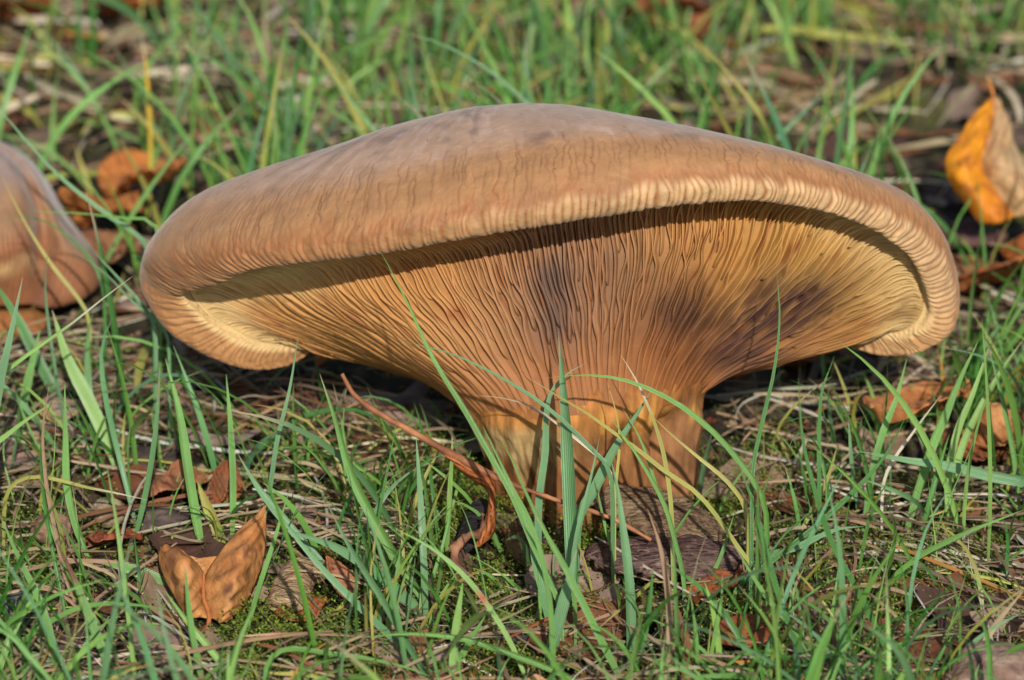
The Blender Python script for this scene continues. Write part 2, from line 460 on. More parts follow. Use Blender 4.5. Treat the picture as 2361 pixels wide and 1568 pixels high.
fc = gill_colour(FS.reshape(-1, 3), np.repeat(ft, 240), np.tile(fa, NG), 0.0) * 0.85
flesh = obj('gill_layer', mesh_np('gill_layer', FS.reshape(-1, 3), grid_faces(NG, 240, True), fc), M['gill'], mush)

def gill_mesh(name, a0, t0, t1, h, frac, ph, spacing_deg, nseg):
    """one gill: a thin wavy lamella standing on the funnel, from t0 (rim side) to t1"""
    s = np.linspace(0, 1, nseg)
    t = t0 + (t1 - t0) * s
    com = vnoise(np.stack([np.full(nseg, a0 * 0.06), t * 5.0, np.zeros(nseg)], -1), 101)
    own = vnoise(np.stack([np.full(nseg, ph), t * 11, np.zeros(nseg)], -1), 103)
    amp = np.sin(np.pi * np.clip(t, 0, 1)) ** 0.6
    a = a0 + com * (0.5 + 1.6 * abs(math.sin(R(a0)))) * amp + own * (0.22 + 0.65 * abs(math.sin(R(a0)))) * spacing_deg * amp
    # lean follows side: gills fold over a little
    base = lut(FS, a, t); nrm = lut(FN, a, t)
    acr = lut(FS, a + 0.5, t) - lut(FS, a - 0.5, t)           # one degree across
    deg = np.linalg.norm(acr, axis=1)[:, None]; acu = acr / deg
    ends = np.clip(s / 0.10, 0, 1) ** 0.7 if t0 > 0.05 else np.clip(s / 0.04, 0, 1) ** 0.5 * 0.75 + 0.25
    ende = np.clip((1 - s) / (0.05 if t1 < 0.9 else 0.16), 0, 1) ** 0.6
    hh = h * ends * ende * (0.45 + 0.55 * sstep(0.0, 0.28, t)) * (1 - 0.65 * sstep(0.65, 1.0, t)) * (1 + 0.12 * vnoise(np.stack([np.full(nseg, ph + 9), t * 16, np.zeros(nseg)], -1), 105))
    hh = hh * (1.0 + (0.35 if a0 < 0 else 0.75) * sstep(20, 50, abs(a0)) + 0.7 * math.exp(-((a0 + 4) / 14) ** 2) * (1 - sstep(.3, .8, t)))
    hh = hh[:, None]
    lean = (0.42 * vnoise(np.stack([np.full(nseg, ph + 3), t * 4, np.zeros(nseg)], -1), 107) - 0.38 * math.sin(R(a0)))[:, None] * hh
    lvl = spacing_deg * (0.5 + 0.5 * sstep(0.30, 0.75, t) + (0.9 * sstep(0.72, 0.97, t) if t1 > .88 else 0)) if nseg > 40 else spacing_deg * np.ones(nseg)
    half = 0.5 * frac * lvl[:, None] * deg
    half = np.minimum(half, 0.16) * (0.3 + 0.7 * np.clip((1 - s) / 0.06, 0, 1))[:, None]
    k_ = float(np.clip(a0 / 22.0, -1, 1))                     # the free edge leans to the outer side, upright in the middle
    sg = -1.0; k_ = abs(k_)
    ac = acu * sg * half
    sym = [(-1, -.2), (-.78, .62), (-.36, 1.), (.36, 1.), (.78, .62), (1, -.2)]
    shg = [(-1.12, -.1), (-.5, .30), (.30, .72), (1.02, 1.06), (1.16, .92), (.66, -.2)]
    rows_ = [base + ac * (p[0] * (1 - k_) + q_[0] * k_) + nrm * hh * (p[1] * (1 - k_) + q_[1] * k_) + acu * lean * max(0, p[1]) * (1 - k_) for p, q_ in zip(sym, shg)]
    V = np.stack(rows_, 1)                                    # (nseg, 6, 3)
    tt = np.repeat(t, 6); aa = np.repeat(a, 6)
    c = gill_colour(V.reshape(-1, 3), tt, aa, rng.uniform(-0.07, 0.07))
    e = np.zeros((nseg, 6)); e[:, 3] = 1; e[:, 2] = 1 - k_
    c = mix(c, np.minimum(c * 1.25 + 0.01, 1), e.ravel() * 0.3)
    return V.reshape(-1, 3), grid_faces(nseg, 6), c

gills, fringe = [], []
NP_ = 92
sp = 360.0 / NP_
for i in range(NP_):
    a0 = -180 + sp * (i + 0.5) + rng.uniform(-0.2, 0.2) * sp
    if abs(a0) > 158: continue
    gills.append((a0, 0.03, rng.uniform(0.94, 1.0), 0.105, 0.95, sp * 0.5, 48))
    gills.append((a0 + sp * 0.5, 0.03, rng.uniform(0.62, 0.95), 0.10, 0.95, sp * 0.5, 42))
    for f in (0.25, 0.75):
        if rng.random() < 0.95: gills.append((a0 + sp * f + rng.uniform(-.04, .04) * sp, 0.03, rng.uniform(0.35, 0.85), 0.085, 0.95, sp * 0.25, 30))
    for f in (0.125, 0.375, 0.625, 0.875):
        fringe.append((a0 + sp * f, 0.03, rng.uniform(0.16, 0.36), 0.08, 0.8, sp * 0.125, 14))
gills = sorted(gills, key=lambda g: abs(g[0]) + (100 if g[6] < 40 else 0))
gills, fringe = gills[:300], fringe + gills[300:]
for g in gills:
    V, F, c = gill_mesh('gill', g[0], g[1], g[2], g[3], g[4], rng.uniform(0, 400), g[5], g[6])
    obj('gill', mesh_np('gill', V, F, c), M['gill'], flesh)
Vs, Fs, Cs, off = [], [], [], 0
for g in fringe:
    V, F, c = gill_mesh('g', g[0], g[1], g[2], g[3], g[4], rng.uniform(0, 400), g[5], g[6])
    Vs.append(V); Fs.append(F + off); Cs.append(c); off += len(V)
obj('short_gill_fringe', mesh_np('short_gill_fringe', np.concatenate(Vs), np.concatenate(Fs), np.concatenate(Cs)), M['gill'], mush, kind='stuff')

# --- stem: a lobed, fluted column from the gill ring to the soil
sa = np.linspace(-180, 180, 300, endpoint=False)
ns = 90
st = np.linspace(0, 1, ns)
top = ang_interp(GR, sa)
ctr_t = GR.mean(0)
foot_c = G(1362, 1150, -0.1) + np.array([0, 0.35, 0])
rx, ry = 1.70, 1.55
sar = np.radians(sa)
foot = foot_c + np.outer(np.sin(sar) * rx, RIGHT) + np.outer(-np.cos(sar) * ry, [0, 1, 0])
foot[:, 2] = -0.35
SV = np.empty((ns, len(sa), 3))
for i, s in enumerate(st):
    cen = lerp(ctr_t, foot_c, s)
    pt = lerp(top, foot, s)
    shrink = 1 - 0.05 * math.sin(math.pi * s) ** 1.2
    rad = pt - cen
    lob = (1 - 0.30 * np.exp(-((sa - 22) / 9) ** 2) * sstep(0.05, 0.3, s) - 0.38 * np.exp(-((sa - 52) / 8) ** 2) * sstep(0.0, 0.25, s) * (1 - 0.4 * s)
           - 0.10 * np.exp(-((sa + 30) / 16) ** 2) * s + 0.10 * np.exp(-((sa - 78) / 18) ** 2) * sstep(0, .2, s))
    SV[i] = cen + rad * (shrink * lob)[:, None]
ss_ = st[:, None] * np.ones(len(sa))
pn = np.stack([np.sin(sar)[None] * 3 + 0 * ss_, np.cos(sar)[None] * 3 + 0 * ss_, ss_ * 1.2], -1)
rad = unit(SV - SV.mean(1, keepdims=True))
SV += rad * (0.12 * fbm(pn, 111, 3) * sstep(0, .15, ss_) + (0.02 + 0.05 * sstep(0.1, 0.5, ss_)) * fbm(pn * [4, 4, 2.5], 117, 4))[..., None]
fib = fbm(pn * [5, 5, 1.6], 121, 4)
blo = fbm(pn * [1.1, 1.1, 2.2] + 7, 127, 3)
SV += rad * (0.05 * np.abs(vnoise(np.stack([sar[None] * 9 + 0 * ss_, ss_ * 9, 0 * ss_], -1), 131)) * (1 - sstep(0.05, 0.28, ss_)))[..., None]
cs = np.tile(sr(138, 94, 56), (ns, len(sa), 1))
cs = mix(cs, sr(176, 116, 58), (1 - sstep(0.04, 0.30, ss_ + 0.12 * blo)) * 0.9)
leftm = (1 - sstep(-30, 5, sa))[None] * np.ones((ns, 1))
cs = mix(cs, sr(186, 156, 104), leftm * sstep(0.05, 0.15, ss_) * (1 - sstep(0.30, 0.60, ss_ + 0.2 * fib)) * 0.8)
cs = mix(cs, sr(104, 62, 32), np.maximum(leftm, .35) * sstep(-0.15, 0.22, fib + 0.8 * (ss_ - 0.52)) * 0.85)
rightm = sstep(50, 62, sa)[None] * np.ones((ns, 1))
cs = mix(cs, sr(136, 94, 60), rightm * 0.9)
cs = mix(cs, sr(112, 76, 50), sstep(0.78, 1.0, ss_ + 0.15 * fib) * 0.7)
cs = mix(cs, sr(204, 150, 70), sstep(0.2, 0.5, fib) * (1 - sstep(0.10, 0.22, ss_)) * 0.8)
jn = vnoise(np.stack([sar[None] * 7 + 0 * ss_, ss_ * 6 + 3, 0 * ss_], -1), 133)
SV += rad * ((0.03 + 0.03 * jn) * (1 - sstep(0.0, 0.35, ss_)))[..., None]
nz_ = 26
tz = np.linspace(0.80, 0.995, nz_)[:, None] * np.ones(len(sa)); za = sa[None] * np.ones((nz_, 1))
f_ = (tz - 0.80) / 0.195
zn = fbm(np.stack([np.sin(np.radians(za)) * 9, np.cos(np.radians(za)) * 9, tz * 22], -1), 137, 3)
ZV = lut(FS, za, tz) + lut(FN, za, tz) * (-0.07 + 0.09 * f_ + 0.07 * zn * f_ * (1.3 - f_))[..., None]
ZV = np.concatenate([ZV, SV])
for _ in range(60):                                           # run the gill zone smoothly into the column
    ZV[14:nz_ + 22] = 0.5 * ZV[14:nz_ + 22] + 0.25 * (ZV[13:nz_ + 21] + ZV[15:nz_ + 23])
zc = mix(np.ones((nz_, len(sa), 1)) * sr(164, 108, 54), np.ones((nz_, len(sa), 1)) * sr(128, 80, 44), sstep(-.5, .5, zn))
cs = np.concatenate([zc, cs])
for _ in range(25):
    cs[10:nz_ + 12] = 0.5 * cs[10:nz_ + 12] + 0.25 * (cs[9:nz_ + 11] + cs[11:nz_ + 13])
zz = fbm(ZV * [7, 7, 3.5], 139, 4)
cs = cs * (1 + 0.45 * zz[..., None]) 
ZV += unit(ZV - ZV.mean(1, keepdims=True)) * (0.05 * fbm(ZV * [5, 5, 2.0], 141, 4))[..., None]
obj('stem', mesh_np('stem', ZV.reshape(-1, 3), grid_faces(ns + nz_, len(sa), True), cs.reshape(-1, 3)), M['stem'], mush)

# ------------------------------------------------------------------ small mushroom at the edge of the frame
C2 = P(-60, 520, -7.5)
def P2(px, py, q): return PQ(px, py, q - 0.0, C2)
T2 = [  # angle, shoulder, bulge, lip, inside-under
 (-180, (-90,430,-3.2), (-90,540,-3.5), (-90,570,-3.3), (-90,560,-2.2)),
 (-120, (-330,440,-2.2), (-400,540,-2.4), (-385,600,-2.2), (-260,590,-1.2)),
 (-70, (-330,470,0.6), (-400,570,0.8), (-385,640,0.8), (-260,620,0.6)),
 (-35, (-190,470,2.0), (-210,580,2.3), (-205,640,2.1), (-180,700,1.5)),
 (-10, (-70,470,2.3), (-70,560,2.7), (-70,625,2.5), (-80,705,1.7)),
 (8, (10,470,2.2), (12,560,2.6), (12,622,2.4), (0,705,1.7)),
 (20, (60,470,2.0), (66,550,2.3), (66,598,2.1), (55,700,1.5)),
 (30, (90,490,1.5), (96,560,1.5), (98,625,1.35), (85,700,1.1)),
 (42, (120,500,1.6), (140,590,1.8), (120,690,1.7), (60,700,1.0)),
 (58, (150,520,1.2), (195,610,1.4), (180,694,1.3), (80,690,0.6)),
 (80, (160,520,0.4), (226,610,0.3), (218,672,0.4), (90,650,0.0)),
 (105, (140,480,-0.8), (222,590,-0.9), (222,640,-0.8), (90,620,-0.6)),
 (140, (60,430,-2.3), (120,540,-2.5), (120,590,-2.3), (40,580,-1.5)),
]
A2 = np.array([t[0] for t in T2], float)
tr2 = [np.array([P2(*t[k]) for t in T2]) for k in (1, 2, 3, 4)]
AP2 = P2(-90, 290, 0.0)
K2 = np.array([P2(lerp(-70, t[1][0], 0.66) if True else 0, lerp(285, t[1][1], 0.42), t[1][2] * 0.62) for t in T2])
ctr2 = P2(-70, 560, 0.0)
tr2 = [np.repeat(AP2[None], len(T2), 0), K2] + tr2
a2q = np.linspace(-180, 180, 700, endpoint=False)
tq = np.stack([hermite(A2, t, a2q, 360.0) for t in tr2])
k2 = np.array([0, 1.0, 1.9, 2.6, 3.1, 3.7])
r2 = np.linspace(0.02, 3.7, 80)
SF = hermite(k2, tq, r2)
N2 = unit(np.cross(np.gradient(SF, axis=0), np.roll(SF, -1, 1) - np.roll(SF, 1, 1)))
if (N2[30, 350] @ WV) < 0: N2 = -N2
kk2 = r2[:, None] * np.ones(700); aa2 = a2q[None] * np.ones((80, 1))
lm2 = sstep(2.1, 2.9, kk2)
rb2 = np.abs(np.sin(np.radians(aa2) * 70 + 2 * vnoise(np.stack([aa2 * .1, kk2 * 2, aa2 * 0], -1), 3)))
SF = SF + N2 * ((rb2 - .6) * 0.05 * lm2 + 0.08 * fbm(np.stack([aa2 * .05, kk2 * 1.2, aa2 * 0], -1), 5, 3))[..., None]
b2 = fbm(np.stack([aa2 * .06, kk2 * 2, aa2 * 0], -1), 6, 4)
o2 = np.ones((80, 700, 1))
c2 = mix(sr(150, 126, 112) * o2, sr(146, 110, 78) * o2, sstep(1.2, 1.9, kk2 + .3 * b2))
c2 = mix(c2, sr(138, 88, 54) * o2, sstep(2.2, 2.8, kk2 + .4 * b2))
c2 = mix(c2, sr(206, 168, 116) * o2, sstep(2.85, 3.1, kk2) * (1 - sstep(3.1, 3.4, kk2)) * (1 - sstep(22, 36, aa2)) * rb2)
c2 = mix(c2, sr(128, 84, 56) * o2, sstep(0.1, 0.5, b2) * 0.5)
m2 = thing('mushroom', 'lilac-brown mushroom with folded lobed cap standing apart from the large mushroom', 'mushroom')
obj('cap', mesh_np('cap', SF.reshape(-1, 3), grid_faces(80, 700, True), c2.reshape(-1, 3)), M['cap'], m2)
s2c = G(-60, 735, 0.0)
sa2 = np.linspace(0, 2 * math.pi, 60, endpoint=False)
V = []
top2 = P2(-75, 600, 0.2)
for s in np.linspace(0, 1, 24):
    cen = lerp(top2, s2c, s); rr = 1.5 - 0.5 * math.sin(math.pi * s) + 1.2 * max(0, 0.3 - s)
    V.append(cen + np.outer(np.cos(sa2) * rr, [1, 0, 0]) + np.outer(np.sin(sa2) * rr, [0, 1, 0]))
V = np.array(V); V[-1, :, 2] = -0.3
cs = np.tile(sr(150, 98, 58), (24 * 60, 1)) * (1 + .25 * fbm(V.reshape(-1, 3) * [3, 3, .8], 8, 3))[:, None]
obj('stem', mesh_np('stem', V.reshape(-1, 3), grid_faces(24, 60, True), cs), M['stem'], m2)

# ------------------------------------------------------------------ grass
PAL = dict(
    G=(sr(104, 150, 66), sr(120, 166, 82)), B=(sr(94, 140, 84), sr(122, 162, 112)), D=(sr(66, 118, 44), sr(82, 134, 58)),
    L=(sr(148, 186, 96), sr(138, 176, 90)), Y=(sr(168, 172, 82), sr(176, 164, 86)), S=(sr(170, 152, 120), sr(154, 134, 102)),
    O=(sr(186, 124, 56), sr(176, 134, 62)), R=(sr(118, 74, 48), sr(128, 84, 56)), W=(sr(208, 198, 174), sr(196, 182, 154)),
    T=(sr(168, 138, 108), sr(152, 122, 92)), X=(sr(222, 166, 42), sr(170, 172, 66)), K=(sr(122, 104, 82), sr(104, 86, 66)))
PAL = {k: (a * 0.97, b * 0.97) for k, (a, b) in PAL.items()}
def blade_geo(pts, halfw, cb, ct, tip=None, tipat=0.9, n=14, face=None, fold=0.35, twist=0.0, seed=0.0, blunt=False):
    """ribbon with a folded midrib along a base>tip line; returns verts, faces, colours, (across, along, id)"""
    c = resample(pts, n)
    tg = unit(np.gradient(c, axis=0))
    if face is None: face = WV
    side = np.cross(tg, face); bad = np.linalg.norm(side, axis=1) < 0.15
    side[bad] = np.cross(tg[bad], [0.3, 0.2, 1.0]); side = unit(side)
    for i in range(1, n):
        if side[i] @ side[i - 1] < 0: side[i] = -side[i]
    nr_ = unit(np.cross(side, tg))
    if twist:
        an = np.linspace(0, twist, n)[:, None]
        side, nr_ = side * np.cos(an) + nr_ * np.sin(an), nr_ * np.cos(an) - side * np.sin(an)
    s = np.linspace(0, 1, n)
    wd = halfw * np.minimum(1, 0.55 + s * 2.2) * np.clip((1 - s) / 0.42, 0, 1) ** 0.8
    wd = np.maximum(wd, halfw * 0.04)[:, None]
    V = np.stack([c - side * wd, c - side * wd * .5 - nr_ * wd * fold * .75, c - nr_ * wd * fold, c + side * wd * .5 - nr_ * wd * fold * .75, c + side * wd], 1).reshape(-1, 3)
    cl = mix(np.tile(cb, (n, 1)), np.tile(ct, (n, 1)), s)
    pv = np.sin(s * 9 + seed * 7) * .6 + np.sin(s * 23 + seed * 3) * .4
    cl = cl * (1 + 0.10 * pv)[:, None]
    if tip is not None:
        cl = mix(cl, np.tile(tip, (n, 1)), sstep(tipat - 0.06, tipat + 0.04, s))
    cl = np.repeat(cl, 5, 0)
    vec = np.stack([np.tile([-1, -.5, 0, .5, 1], n), np.repeat(s, 5), np.full(n * 5, seed)], 1)
    return V, grid_faces(n, 5), cl, vec

# mushroom outline (for keeping loose grass off it)
POLY = np.array([(335,600),(345,700),(430,800),(560,850),(660,842),(730,805),(880,875),(1060,945),(1110,980),(1150,1150),(1600,1100),(1615,905),(1750,835),(1915,765),
                 (1970,805),(2080,822),(2195,770),(2212,690),(2190,560),(2100,450),(2000,398),(1700,325),(1400,256),(1200,238),(1000,268),(800,333),(600,410),(450,500)], float)
POLY3 = np.array([(355,1245),(480,1290),(620,1150),(625,1260),(560,1440),(420,1440),(355,1330)], float)
def box(x0, y0, x1, y1): return np.array([(x0, y0), (x1, y0), (x1, y1), (x0, y1)], float)
LITTER = [(box(2170, 220, 2400, 710), -16), (box(2010, 840, 2400, 1070), -2), (box(200, 1040, 530, 1150), 0), (box(190, 1190, 400, 1270), 2), (box(235, 340, 460, 520), -16),
          (box(1350, 1140, 1720, 1330), 1.5), (box(1600, 1320, 1790, 1500), 3), (box(630, 1290, 820, 1440), 2), (box(1050, 1150, 1250, 1300), 1.5)]
POLY2 = np.array([(-100,280),(0,275),(70,340),(150,500),(230,600),(228,690),(100,705),(-100,700)], float)
def inside(pts, poly):
    x, y = pts[:, 0], pts[:, 1]; r = np.zeros(len(pts), bool)
    for (x0, y0), (x1, y1) in zip(poly, np.roll(poly, -1, 0)):
        cnd = ((y0 > y) != (y1 > y)) & (x < (x1 - x0) * (y - y0) / (y1 - y0 + 1e-9) + x0)
        r ^= cnd
    return r
def hits_mushroom(pts):
    r = pts - CC
    q, nn, x = r @ QV, r @ NV, r[:, 0]
    a = (x / 7.4) ** 2 + (q / 4.8) ** 2 < 1
    if np.any(a & (nn > -0.5 - 0 * x) & (nn < 3.2)): return True
    f = (np.hypot(x - 0.6, q) < 1.8 + np.clip((nn + 2.4) * 1.5, 0, 5)) & (nn < 3)
    if np.any(f): return True
    r = pts - C2
    return bool(np.any((r[:, 0] / 2.9) ** 2 + (r[:, 1] / 3.6) ** 2 + (r[:, 2] / 2.6) ** 2 < 1))

# traced blades: (base>tip pixels, width px, colour, w in front of the cap's centre plane or None = root on the ground, extra w at the tip, label)
FRONT = 'grass blades standing in front of the gills and stem'
FORE = 'green grass blades standing in the near turf'
BACK = 'grass blades rising behind the large mushroom'
EDGE = 'grass blades around the small folded mushroom'
RT = 'grass blades in the tuft beside the rim'
LBL = {FRONT: ' grass blade crossing the gills or stem of the large mushroom',
       FORE: ' grass blade rooted in the mossy turf before the large mushroom',
       BACK: ' blurred grass blade rising behind the large mushroom cap',
       EDGE: ' grass blade in the gap between the two mushrooms',
       RT: ' grass blade in the dense tuft over crumpled leaves beside the rim'}
BL = [
 ([(1318,1290),(1312,1150),(1302,950),(1287,765)], 37, 'B', 3.6, 0, FRONT, 'broad blue-green grass blade standing upright before the mushroom stem'),
 ([(1242,1155),(1255,1057),(1281,888),(1317,855),(1346,840)], 17, 'B', 3.0, 0, FRONT, 'blue-green blade bending behind the broad upright blade at the stem'),
 ([(1333,1194),(1369,1129),(1418,1031),(1467,956),(1501,902)], 24, 'B', 3.2, .2, FRONT, 'broad blue-green blade leaning diagonally across the lower stem'),
 ([(1760,1155),(1701,1060),(1646,998),(1565,933),(1483,891),(1418,871),(1336,865),(1265,871)], 13, 'G', 3.6, .6, FRONT, 'long green blade arching sideways over the base of the gills'),
 ([(1402,1077),(1369,1041),(1310,982),(1239,923),(1141,863),(1030,812),(925,787)], 10, 'B', 3.4, 0.4, FRONT, 'thin bluish blade sloping down across the gills to the stem'),
 ([(1745,1330),(1695,1253),(1597,1129),(1532,1086),(1467,1034),(1421,1002),(1353,953),(1287,914),(1206,863)], 10, 'Y', 3.8, 0, FRONT, 'yellowing blade running diagonally down across the whole stem'),
 ([(1550,1236),(1547,1171),(1538,1093),(1525,1028),(1499,950),(1467,878),(1431,819)], 10, 'Y', 3.7, 0, FRONT, 'yellow-green blade with a pale withered tip over the lower gills'),
 ([(1575,1330),(1558,1256),(1532,1165),(1493,1090),(1447,1018),(1400,953)], 11, 'G', 4.0, 0, FRONT, None),
 ([(1545,1204),(1512,1122),(1493,1057),(1467,995),(1434,940)], 10, 'G', 3.5, 0, FRONT, None),
 ([(1418,1130),(1424,1073),(1428,1008),(1418,943),(1398,878)], 7, 'Y', 3.3, 0, FRONT, None),
 ([(1715,1165),(1679,1113),(1613,1057),(1548,1002),(1499,956)], 10, 'Y', 3.2, 0, FRONT, 'straw-yellow blade leaning over the smooth side of the stem'),
 ([(1400,1075),(1345,1025),(1291,982),(1222,936),(1141,915),(1095,912)], 9, 'W', 3.1, 0, FRONT, 'whitish dead blade lying across the stem below the gills'),
 ([(1240,1260),(1222,1204),(1180,1122),(1141,1041),(1112,980)], 10, 'G', 4.6, 0, FRONT, None),
 ([(1320,1360),(1271,1256),(1206,1122),(1180,1060),(1150,1005)], 10, 'G', 5.0, 0, FRONT, None),
 ([(1290,1400),(1230,1260),(1180,1140),(1130,1050),(1080,960),(1000,830),(930,680),(880,585)], 14, 'G', 5.0, -0.2, FRONT, 'tall green blade with its tip touching the rolled rim'),
 ([(1326,1256),(1346,1165),(1366,1083),(1382,1008)], 11, 'B', 4.3, 0, FRONT, None),
 ([(1450,1568),(1455,1451),(1450,1335),(1436,1218),(1418,1101),(1408,1060)], 25, 'B', 5.2, 0, FORE, 'broad pale blue-green blade rising in front of the bark slab'),
 ([(1735,1080),(1760,960),(1785,850),(1797,720),(1790,625)], 10, 'D', 3.9, -0.3, FRONT, 'dark green upright blade before the purple-bruised gills'),
 ([(1888,1125),(1888,996),(1895,901),(1923,822)], 10, 'D', 2.0, 0, RT, None),
 ([(2085,1600),(2070,1564),(2030,1469),(1970,1350),(1915,1245),(1885,1155),(1850,1011),(1840,871)], 13, 'D', 5.5, 0.3, FORE, 'long dark green blade reaching up to below the bruised gills'),
 ([(1691,1370),(1790,1285),(1890,1205),(1970,1130),(2040,1051),(2090,956)], 13, 'D', 4.0, 0, FORE, 'dark green blade leaning towards the rim tuft over dry straw'),
 ([(2380,1125),(2290,1100),(2190,1076),(2090,1061),(1980,1041)], 25, 'B', 1.5, .5, RT, 'broad blue-green blade lying level across the tuft'),
 ([(2090,1225),(2100,1185),(2125,1106),(2154,1016),(2180,956),(2214,871),(2254,787)], 21, 'G', None, 0, RT, None),
 ([(2185,1225),(2190,1066),(2209,986),(2239,916),(2280,797)], 17, 'L', None, 0, RT, None),
 ([(2190,1140),(2219,1026),(2254,951),(2304,861),(2360,780)], 17, 'L', None, 0, RT, None),
 ([(2350,1180),(2339,1066),(2319,961),(2299,876),(2277,797)], 13, 'G', None, 0, RT, None),
 ([(1990,1225),(2015,1066),(2035,996),(2065,921),(2090,827)], 17, 'G', None, 0, RT, None),
 ([(1978,1185),(1963,1066),(1955,956)], 9, 'B', None, 0, RT, None),
 ([(1840,986),(1900,940),(2040,929),(2160,931)], 8, 'O', None, -0.6, RT, 'orange withered blade lying level under the rim'),
 ([(2030,1430),(2050,1345),(2115,1285),(2190,1245),(2360,1175)], 13, 'G', None, 0.5, FORE, 'green blade arching sideways over the bright moss'),
 ([(1740,1303),(1840,1260),(1940,1218),(1990,1214)], 15, 'B', 3.5, 0, FORE, 'blue-green blade lying over straw beside the bark slab'),
 ([(1895,1600),(1855,1484),(1766,1375),(1691,1255)], 13, 'G', None, 0, FORE, None),
 ([(1900,1600),(1830,1469),(1776,1310),(1741,1175),(1701,1066)], 14, 'D', None, 0, FORE, None),
 ([(2162,986),(2169,926),(2174,861),(2159,802)], 10, 'O', None, 0, RT, 'slender orange withered blade below the corner of the rim'),
 ([(2040,1101),(2105,996),(2169,911)], 7, 'W', 1.5, 0, RT, 'bleached straw leaning in the green tuft'),
 ([(1840,1235),(1875,1170),(1910,1096),(1930,1026)], 10, 'Y', None, 0, RT, None),
 ([(2215,1600),(2229,1564),(2289,1449),(2360,1360)], 15, 'S', None, 0, FORE, 'grey straw-coloured blade leaning over the bright moss'),
 ([(2150,1600),(2169,1564),(2279,1454),(2360,1410)], 11, 'B', None, 0, FORE, None),
 ([(469,1285),(454,1205),(435,1091),(412,944),(381,826)], 23, 'G', None, 0, FORE, 'broad green blade rising behind the folded tan leaf'),
 ([(535,1252),(537,1110),(532,992),(521,862)], 15, 'G', None, 0, FORE, 'straight green blade pointing up above the tip of the folded tan leaf'),
 ([(600,1230),(620,1138),(639,1015),(667,900),(687,775)], 11, 'B', 2.6, 0, FORE, 'slim bluish blade reaching to the curled rim lobe'),
 ([(279,1096),(246,1015),(203,921),(156,826),(120,715)], 31, 'L', None, 0, FORE, 'broad pale yellow-green blade near the round clods'),
 ([(-15,960),(0,880),(25,770),(52,640)], 24, 'B', 2.5, 0, EDGE, 'broad bluish blade in front of the folded mushroom'),
 ([(156,963),(123,897),(90,835),(40,735),(-20,640)], 25, 'D', None, 0, EDGE, 'broad dark green blade leaning below the folded mushroom'),
 ([(38,1048),(52,944),(76,826),(92,760)], 21, 'G', None, 0, EDGE, None),
 ([(-70,1065),(0,1015),(61,968),(128,925)], 17, 'L', 3.0, 0, FORE, None),
 ([(218,1313),(199,1276),(156,1134),(151,1015),(149,883)], 17, 'G', None, 0, FORE, None),
 ([(200,1440),(156,1347),(128,1228),(106,1110),(99,992),(114,883)], 10, 'T', None, 0, FORE, 'thin dry pinkish straw standing by the round clods'),
 ([(316,1620),(308,1536),(293,1394),(279,1280),(265,1181),(246,1072)], 12, 'L', None, 0, FORE, None),
 ([(135,1620),(123,1489),(95,1394),(38,1276),(0,1186)], 16, 'G', None, 0, FORE, None),
 ([(280,1600),(265,1564),(222,1465),(180,1356),(128,1243)], 21, 'G', None, 0, FORE, 'green blade with a rust-brown withered top'),
 ([(560,1600),(535,1564),(497,1512),(435,1437),(379,1361)], 18, 'L', None, 0, FORE, None),
 ([(472,1610),(464,1564),(440,1441),(426,1299)], 15, 'G', None, 0, FORE, None),
 ([(-20,1550),(95,1446),(189,1399),(308,1394),(393,1408)], 13, 'G', 5.5, .3, FORE, 'green blade arching low before the folded tan leaf'),
 ([(230,1610),(189,1564),(118,1531),(0,1493),(-60,1480)], 27, 'B', 6.0, 0, FORE, 'broad blue-green blade lying flat near the dark stones'),
 ([(559,1489),(592,1370),(630,1252),(667,1129)], 11, 'G', None, 0, FORE, None),
 ([(780,1345),(667,1214),(592,1120),(549,1048)], 21, 'B', None, 0, FORE, 'blue-green blade leaning towards the tip of the folded tan leaf'),
 ([(331,1385),(322,1328),(308,1224)], 11, 'D', None, 0, FORE, None),
 ([(30,1118),(227,1129),(341,1153)], 9, 'Y', 2.5, .3, FORE, 'straw-tipped blade lying level over the round clods'),
 ([(385,1358),(303,1313),(237,1299)], 27, 'G', 3.3, 0, FORE, 'short broad bright green blade lying behind the folded tan leaf'),
 ([(516,1276),(502,1228),(473,1157),(455,1110)], 30, 'Y', None, 0, FORE, 'broad yellow-green blade with brown spots behind the folded tan leaf'),
 ([(1005,1425),(965,1367),(909,1283),(853,1185),(811,1101),(770,959),(737,862)], 25, 'G', None, 0, FORE, 'long broad green blade slanting up towards the gills beside the dry stalk'),
 ([(1000,1600),(974,1545),(928,1465),(872,1367),(816,1279),(755,1162)], 21, 'B', None, 0, FORE, None),
 ([(1012,1456),(932,1377),(862,1316),(769,1260),(666,1223)], 27, 'B', 4.2, -0.6, FORE, 'broad pale blue-green blade lying slanted over litter'),
 ([(1002,1559),(909,1475),(830,1400),(722,1288),(629,1171)], 17, 'B', 5.6, -0.6, FORE, None),
 ([(1225,1595),(1212,1563),(1180,1489),(1133,1409),(1072,1330),(1002,1269),(900,1213)], 12, 'L', None, 0, FORE, 'pale green blade with one small red spot'),
 ([(1280,1600),(1277,1568),(1273,1465),(1263,1358),(1240,1255),(1198,1171),(1170,1101)], 13, 'G', None, 0, FORE, None),
 ([(1275,1470),(1270,1445),(1260,1391),(1241,1311),(1222,1227),(1196,1160)], 25, 'B', None, 0, FORE, 'broad pale grey-green blade standing before the stem foot'),
 ([(1259,1540),(1301,1381),(1329,1265)], 28, 'B', None, 0, FORE, None),
 ([(1445,1600),(1431,1568),(1385,1475),(1329,1362),(1282,1269),(1226,1176)], 17, 'G', None, 0, FORE, None),
 ([(1464,1559),(1492,1428),(1506,1307)], 17, 'D', None, 0, FORE, None),
